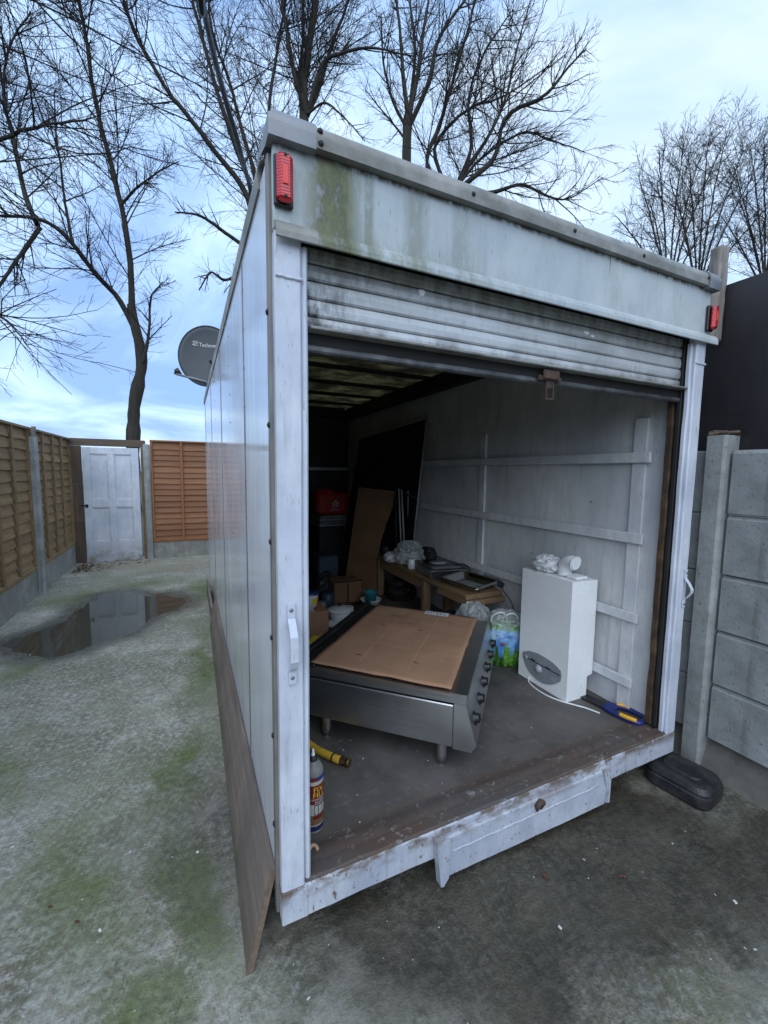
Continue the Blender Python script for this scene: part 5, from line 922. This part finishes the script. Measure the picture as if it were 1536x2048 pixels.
solo(sphere_blob((1.40, 4.20, ZF+.52), (.05, .05, .03), .25, 2.9, 16, 10), 'white_rag', 'bagwhite', (1.40, 4.20, ZF+.5), 'pale rag hanging over the blue-grey bin', 'rag') if False else None
for k, (x, y, z, r_, h_, m, l_) in enumerate(((1.02, 3.42, ZF, .05, .11, 'alu_dark', 'dented grey tin behind the pot lid'), (1.24, 3.34, ZF, .045, .06, 'white_pl', 'small white beaker beside the white bowl'), (1.12, 3.55, ZF, .06, .14, 'bluegrey', 'blue-grey canister beside the dark sack'), (1.76, 3.68, .62, .045, .10, 'film_dark', 'black tin on the bench by the leaning poles'), (1.745, 3.12, .62, .036, .08, 'white_pl', 'white tub on the bench under the film'))):
    solo(MB().lathe((x, y, z), [(.001, .001), (r_, .001), (r_*1.04, h_*.5), (r_, h_), (r_*.8, h_+.006), (.001, h_+.006)], 20), 'tin' if k != 1 else 'beaker', m, (x, y, z), l_, 'tin' if k != 1 else 'beaker')
for k, (c, r_, sd_, m, nm_, l_) in enumerate((((1.86, 3.55, ZF+.09), (.12, .13, .10), 2.7, 'film_dark', 'rubbish_sack', 'black rubbish sack under the bench'), ((1.86, 2.62, ZF+.07), (.10, .11, .07), 5.7, 'bluegrey', 'cloth_heap', 'dark cloth heap under the sawn end of the bench'), ((1.50, 3.72, ZF+.05), (.07, .08, .05), 8.7, 'card_dark', 'paper_heap', 'crumpled brown paper between the carton and the bench'), ((1.70, 3.45, .66), (.05, .07, .04), 1.7, 'bagwhite', 'rag', 'pale rag hanging on the bench edge'), ((1.28, 4.05, ZF+.09), (.07, .06, .10), 6.1, 'film_dark', 'tool_bag', 'dark tool bag in front of the blue-grey bin'), ((1.02, 2.86, ZF+.04), (.07, .06, .04), 3.6, 'bagwhite', 'plastic_scrap', 'white plastic scrap on the floor behind the range'))):
    solo(sphere_blob(c, r_, .28, sd_, 22, 14, 2.6, flat=(.621 if c[2] > .6 else ZF+.001)), nm_, m, (c[0], c[1], ZF if c[2] < .6 else .62), l_, nm_.split('_')[-1])
for k in range(3):
    P_ = resample([(1.15+.1*k+.25*math.sin(k+i*1.9), 3.3+.12*k+.16*math.cos(i*2.3+k), ZF+.006+.02*abs(math.sin(i*1.3))) for i in range(7)], 50)
    solo(MB().tube(P_, .005, 6), 'loose_lead', 'black', (1.2+.1*k, 3.4, ZF), ['black lead tangled round the carton', 'black lead tangled round the white bowl', 'black lead trailing towards the bench leg'][k], 'lead')
for k, (y0, z0) in enumerate(((1.62, 1.30), (2.05, .93))):
    solo(MB().tube([(2.054, y0, z0), (2.0505, y0, z0)], .004, 8), 'screw_head', 'rust', (2.055, y0, z0), ['rusty screw head in the lining above the boiler', 'rusty screw head in the lining behind the boiler'][k], 'screw')
# foam can
CN = thing('foam_can', (.362, 1.315, ZF), 'tall spray-foam can with red and yellow label by the left door post', 'can')
CX, CY, CR = .362, 1.315, .0345
part(MB().lathe((CX, CY, ZF), [(.001, .003), (.030, .0), (.0335, .004), (CR, .010), (CR, .215), (.033, .222), (.026, .236), (.016, .244), (.015, .250), (.001, .250)], 32), 'body', 'alu', CN)
part(MB().lathe((CX, CY, ZF+.2505), [(.015, 0), (.014, .012), (.008, .016), (.001, .016)], 16), 'valve_cap', 'black', CN); part(MB().lathe((CX, CY, ZF+.267), [(.007, 0), (.005, .010), (.003, .022), (.001, .024)], 12), 'nozzle', 'white_pl', CN)
for z0, z1, m in ((.012, .030, 'can_navy'), (.0305, .034, 'can_cream'), (.0345, .070, 'can_brown'), (.0705, .110, 'can_cream'), (.1105, .178, 'can_red'), (.1785, .192, 'can_cream'), (.1925, .207, 'can_blue')):
    part(MB().lathe((CX, CY, ZF), [(CR+.0005, z0), (CR+.0005, z1)], 32), 'label_band', m, CN)
def can_wrap(tx, size, z, ac, name, m):
    tv, tf = text_mesh(tx, size); x0 = tv[:, 0].mean()
    vs = []
    for p in tv: a = R(ac)+(p[0]-x0)/CR; vs.append((CX+(CR+.0012)*math.cos(a), CY+(CR+.0012)*math.sin(a), ZF+z+p[1]))
    part(MB().add(vs, tf), name, m, CN)
AC = -76
can_wrap('FIX', .026, .154, AC, 'lettering', 'can_yel'); can_wrap('FILL', .026, .134, AC, 'lettering', 'can_yel'); can_wrap('EXPANDING', .009, .1245, AC+6, 'lettering', 'logo'); can_wrap('FOAM', .012, .1135, AC+6, 'lettering', 'logo')
def can_patch(a0, a1, z0, z1, name, m, l=.0010): part(MB().grid(lambda u, v: (CX+(CR+l)*math.cos(R(a0+u*(a1-a0))), CY+(CR+l)*math.sin(R(a0+u*(a1-a0))), ZF+z0+v*(z1-z0)), 8, 1), name, m, CN)
can_patch(AC-25, AC+48, .072, .108, 'window_print', 'can_navy'); 
for k in range(3): can_patch(AC-22+k*23, AC-3+k*23, .075, .105, 'window_print', 'can_cream', .0016)
can_patch(AC-30, AC+40, .056, .069, 'badge_print', 'can_red'); can_patch(AC-60, AC, .194, .205, 'badge_print', 'can_red')
# gas hose with brass end
HS = thing('gas_hose', (.50, 1.62, ZF), 'yellow gas hose with a dull brass end lying under the range', 'hose')
hp = resample([(.40, 2.0, ZF+.020), (.42, 1.85, ZF+.018), (.47, 1.70, ZF+.018), (.53, 1.60, ZF+.018), (.552, 1.572, ZF+.018)], 20)
part(MB().tube(hp, .0165, 12), 'tube', 'hose', HS); d_ = hp[-1]-hp[-2]; d_ /= np.linalg.norm(d_)
part(MB().tube([hp[-1], hp[-1]+d_*.012, hp[-1]+d_*.0125, hp[-1]+d_*.028], [.019, .019, .015, .015], 6, smooth=False).tube([hp[-1]+d_*.028, hp[-1]+d_*.042], .0175, 12), 'brass_end', 'brass', HS); part(MB().tube([hp[14], hp[14]+(hp[15]-hp[14])*.5], .018, 12), 'crimp', 'black', HS)
solo(MB().tube(resample([(.318, 1.225, ZF+.004), (.335, 1.232, ZF+.014), (.348, 1.222, ZF+.010), (.345, 1.205, ZF+.004)], 10), [.004, .007, .007, .006, .006, .006, .006, .006, .005, .003], 6), 'wood_splinter', 'card_pale', (.335, 1.22, ZF), 'curled brown scrap on the sill beside the foam can', 'scrap')
# ------------------------------------------------------------------ small litter
rl = random.Random(21); mb = MB()
def chip(mb, x, y, z, s):
    c = np.array([x, y, z+s*.25]); h = np.array([s, s*rl.uniform(.4, .8), s*rl.uniform(.15, .3)]); mb.box(c-h, c+h, s*.1, rotm(rl.uniform(-.3, .3), rl.uniform(-.3, .3), rl.uniform(0, 6)))
for x, y in ((195, 1885), (200, 1862), (617, 1998), (1120, 1856), (1168, 1720), (1345, 1688), (1430, 1790), (1470, 1805), (1490, 1897), (1510, 1900), (165, 1800), (260, 1705), (290, 1690), (345, 1715), (395, 1705), (60, 1310), (76, 1320), (62, 1366), (55, 1520), (170, 1528), (25, 1695)):
    p = on(x, y, 2, 0); chip(mb, p[0], p[1], .001, rl.uniform(.003, .006))
for i in range(110):
    cx_, cy_ = rl.choice(((-.6, 2.2), (.0, 1.4), (-.9, 3.4), (1.5, .7), (.3, .9))); chip(mb, cx_+rl.gauss(0, .35), cy_+rl.gauss(0, .35), .001, rl.uniform(.001, .0026)) if cx_ < 0 or True else None
solo(mb, 'stone_chips', 'chip', (0, 2, 0), 'scattered pale stone chips on the yard concrete', 'stone chips', kind='stuff')
mb = MB()
for i in range(30): chip(mb, rl.uniform(.4, 1.95), rl.uniform(1.2, 2.0), ZF, rl.uniform(.0012, .0035))
solo(mb, 'paint_flakes', 'chip', (1.2, 1.5, ZF), 'pale paint flakes scattered on the box floor', 'flakes', kind='stuff')
mb = MB()
def leafy(x, y, s, z=.002): 
    a = rl.uniform(0, 6.28); ca, sa = math.cos(a), math.sin(a); pts = [(-1, 0, .1), (-.3, .5, .35), (.6, .4, .2), (1, 0, .5), (.5, -.45, .15), (-.4, -.4, .3), (0, 0, 0)]
    mb.add([(x+s*(p[0]*ca-p[1]*sa), y+s*(p[0]*sa+p[1]*ca), z+s*p[2]*.8) for p in pts], [(6, i, (i+1) % 6) for i in range(6)])
for i in range(170): t = rl.random(); leafy(-1.50+abs(rl.gauss(0, .16)), 7.25+rl.gauss(0, .22), rl.uniform(.012, .03), rl.uniform(.002, .03)) if t < .7 else leafy(rl.uniform(-1.4, -.5), 7.45+rl.gauss(0, .12), rl.uniform(.01, .024))
solo(mb, 'leaf_litter', 'leaf', (-1.3, 7.4, 0), 'heap of dead brown leaves at the foot of the gate', 'leaf litter', kind='stuff')
for i, (x, y, s) in enumerate(((1090, 1755, .018), (1245, 1755, .016), (385, 1310, .012), (312, 1305, .012), (362, 1165, .014), (155, 1845, .010), (100, 1815, .009), (120, 1183, .02))):
    mb = MB(); p = on(x, y, 2, 0); leafy(p[0], p[1], s); solo(mb, 'dead_leaf', 'leaf', (p[0], p[1], 0), ['dead leaf on the wet concrete below the bumper plate', 'dead leaf on the wet concrete between bumper plate and rubber block', 'dead leaf on the concrete near the far part of the plywood', 'dead leaf between the puddle and the plywood sheet', 'dead leaf on the concrete beyond the puddle', 'dead leaf on the mossy concrete opposite the plywood', 'small dead leaf farthest out on the concrete from the plywood', 'dead leaf by the gravel board near the slim fence post'][i], 'leaf', 'stray dead leaves')
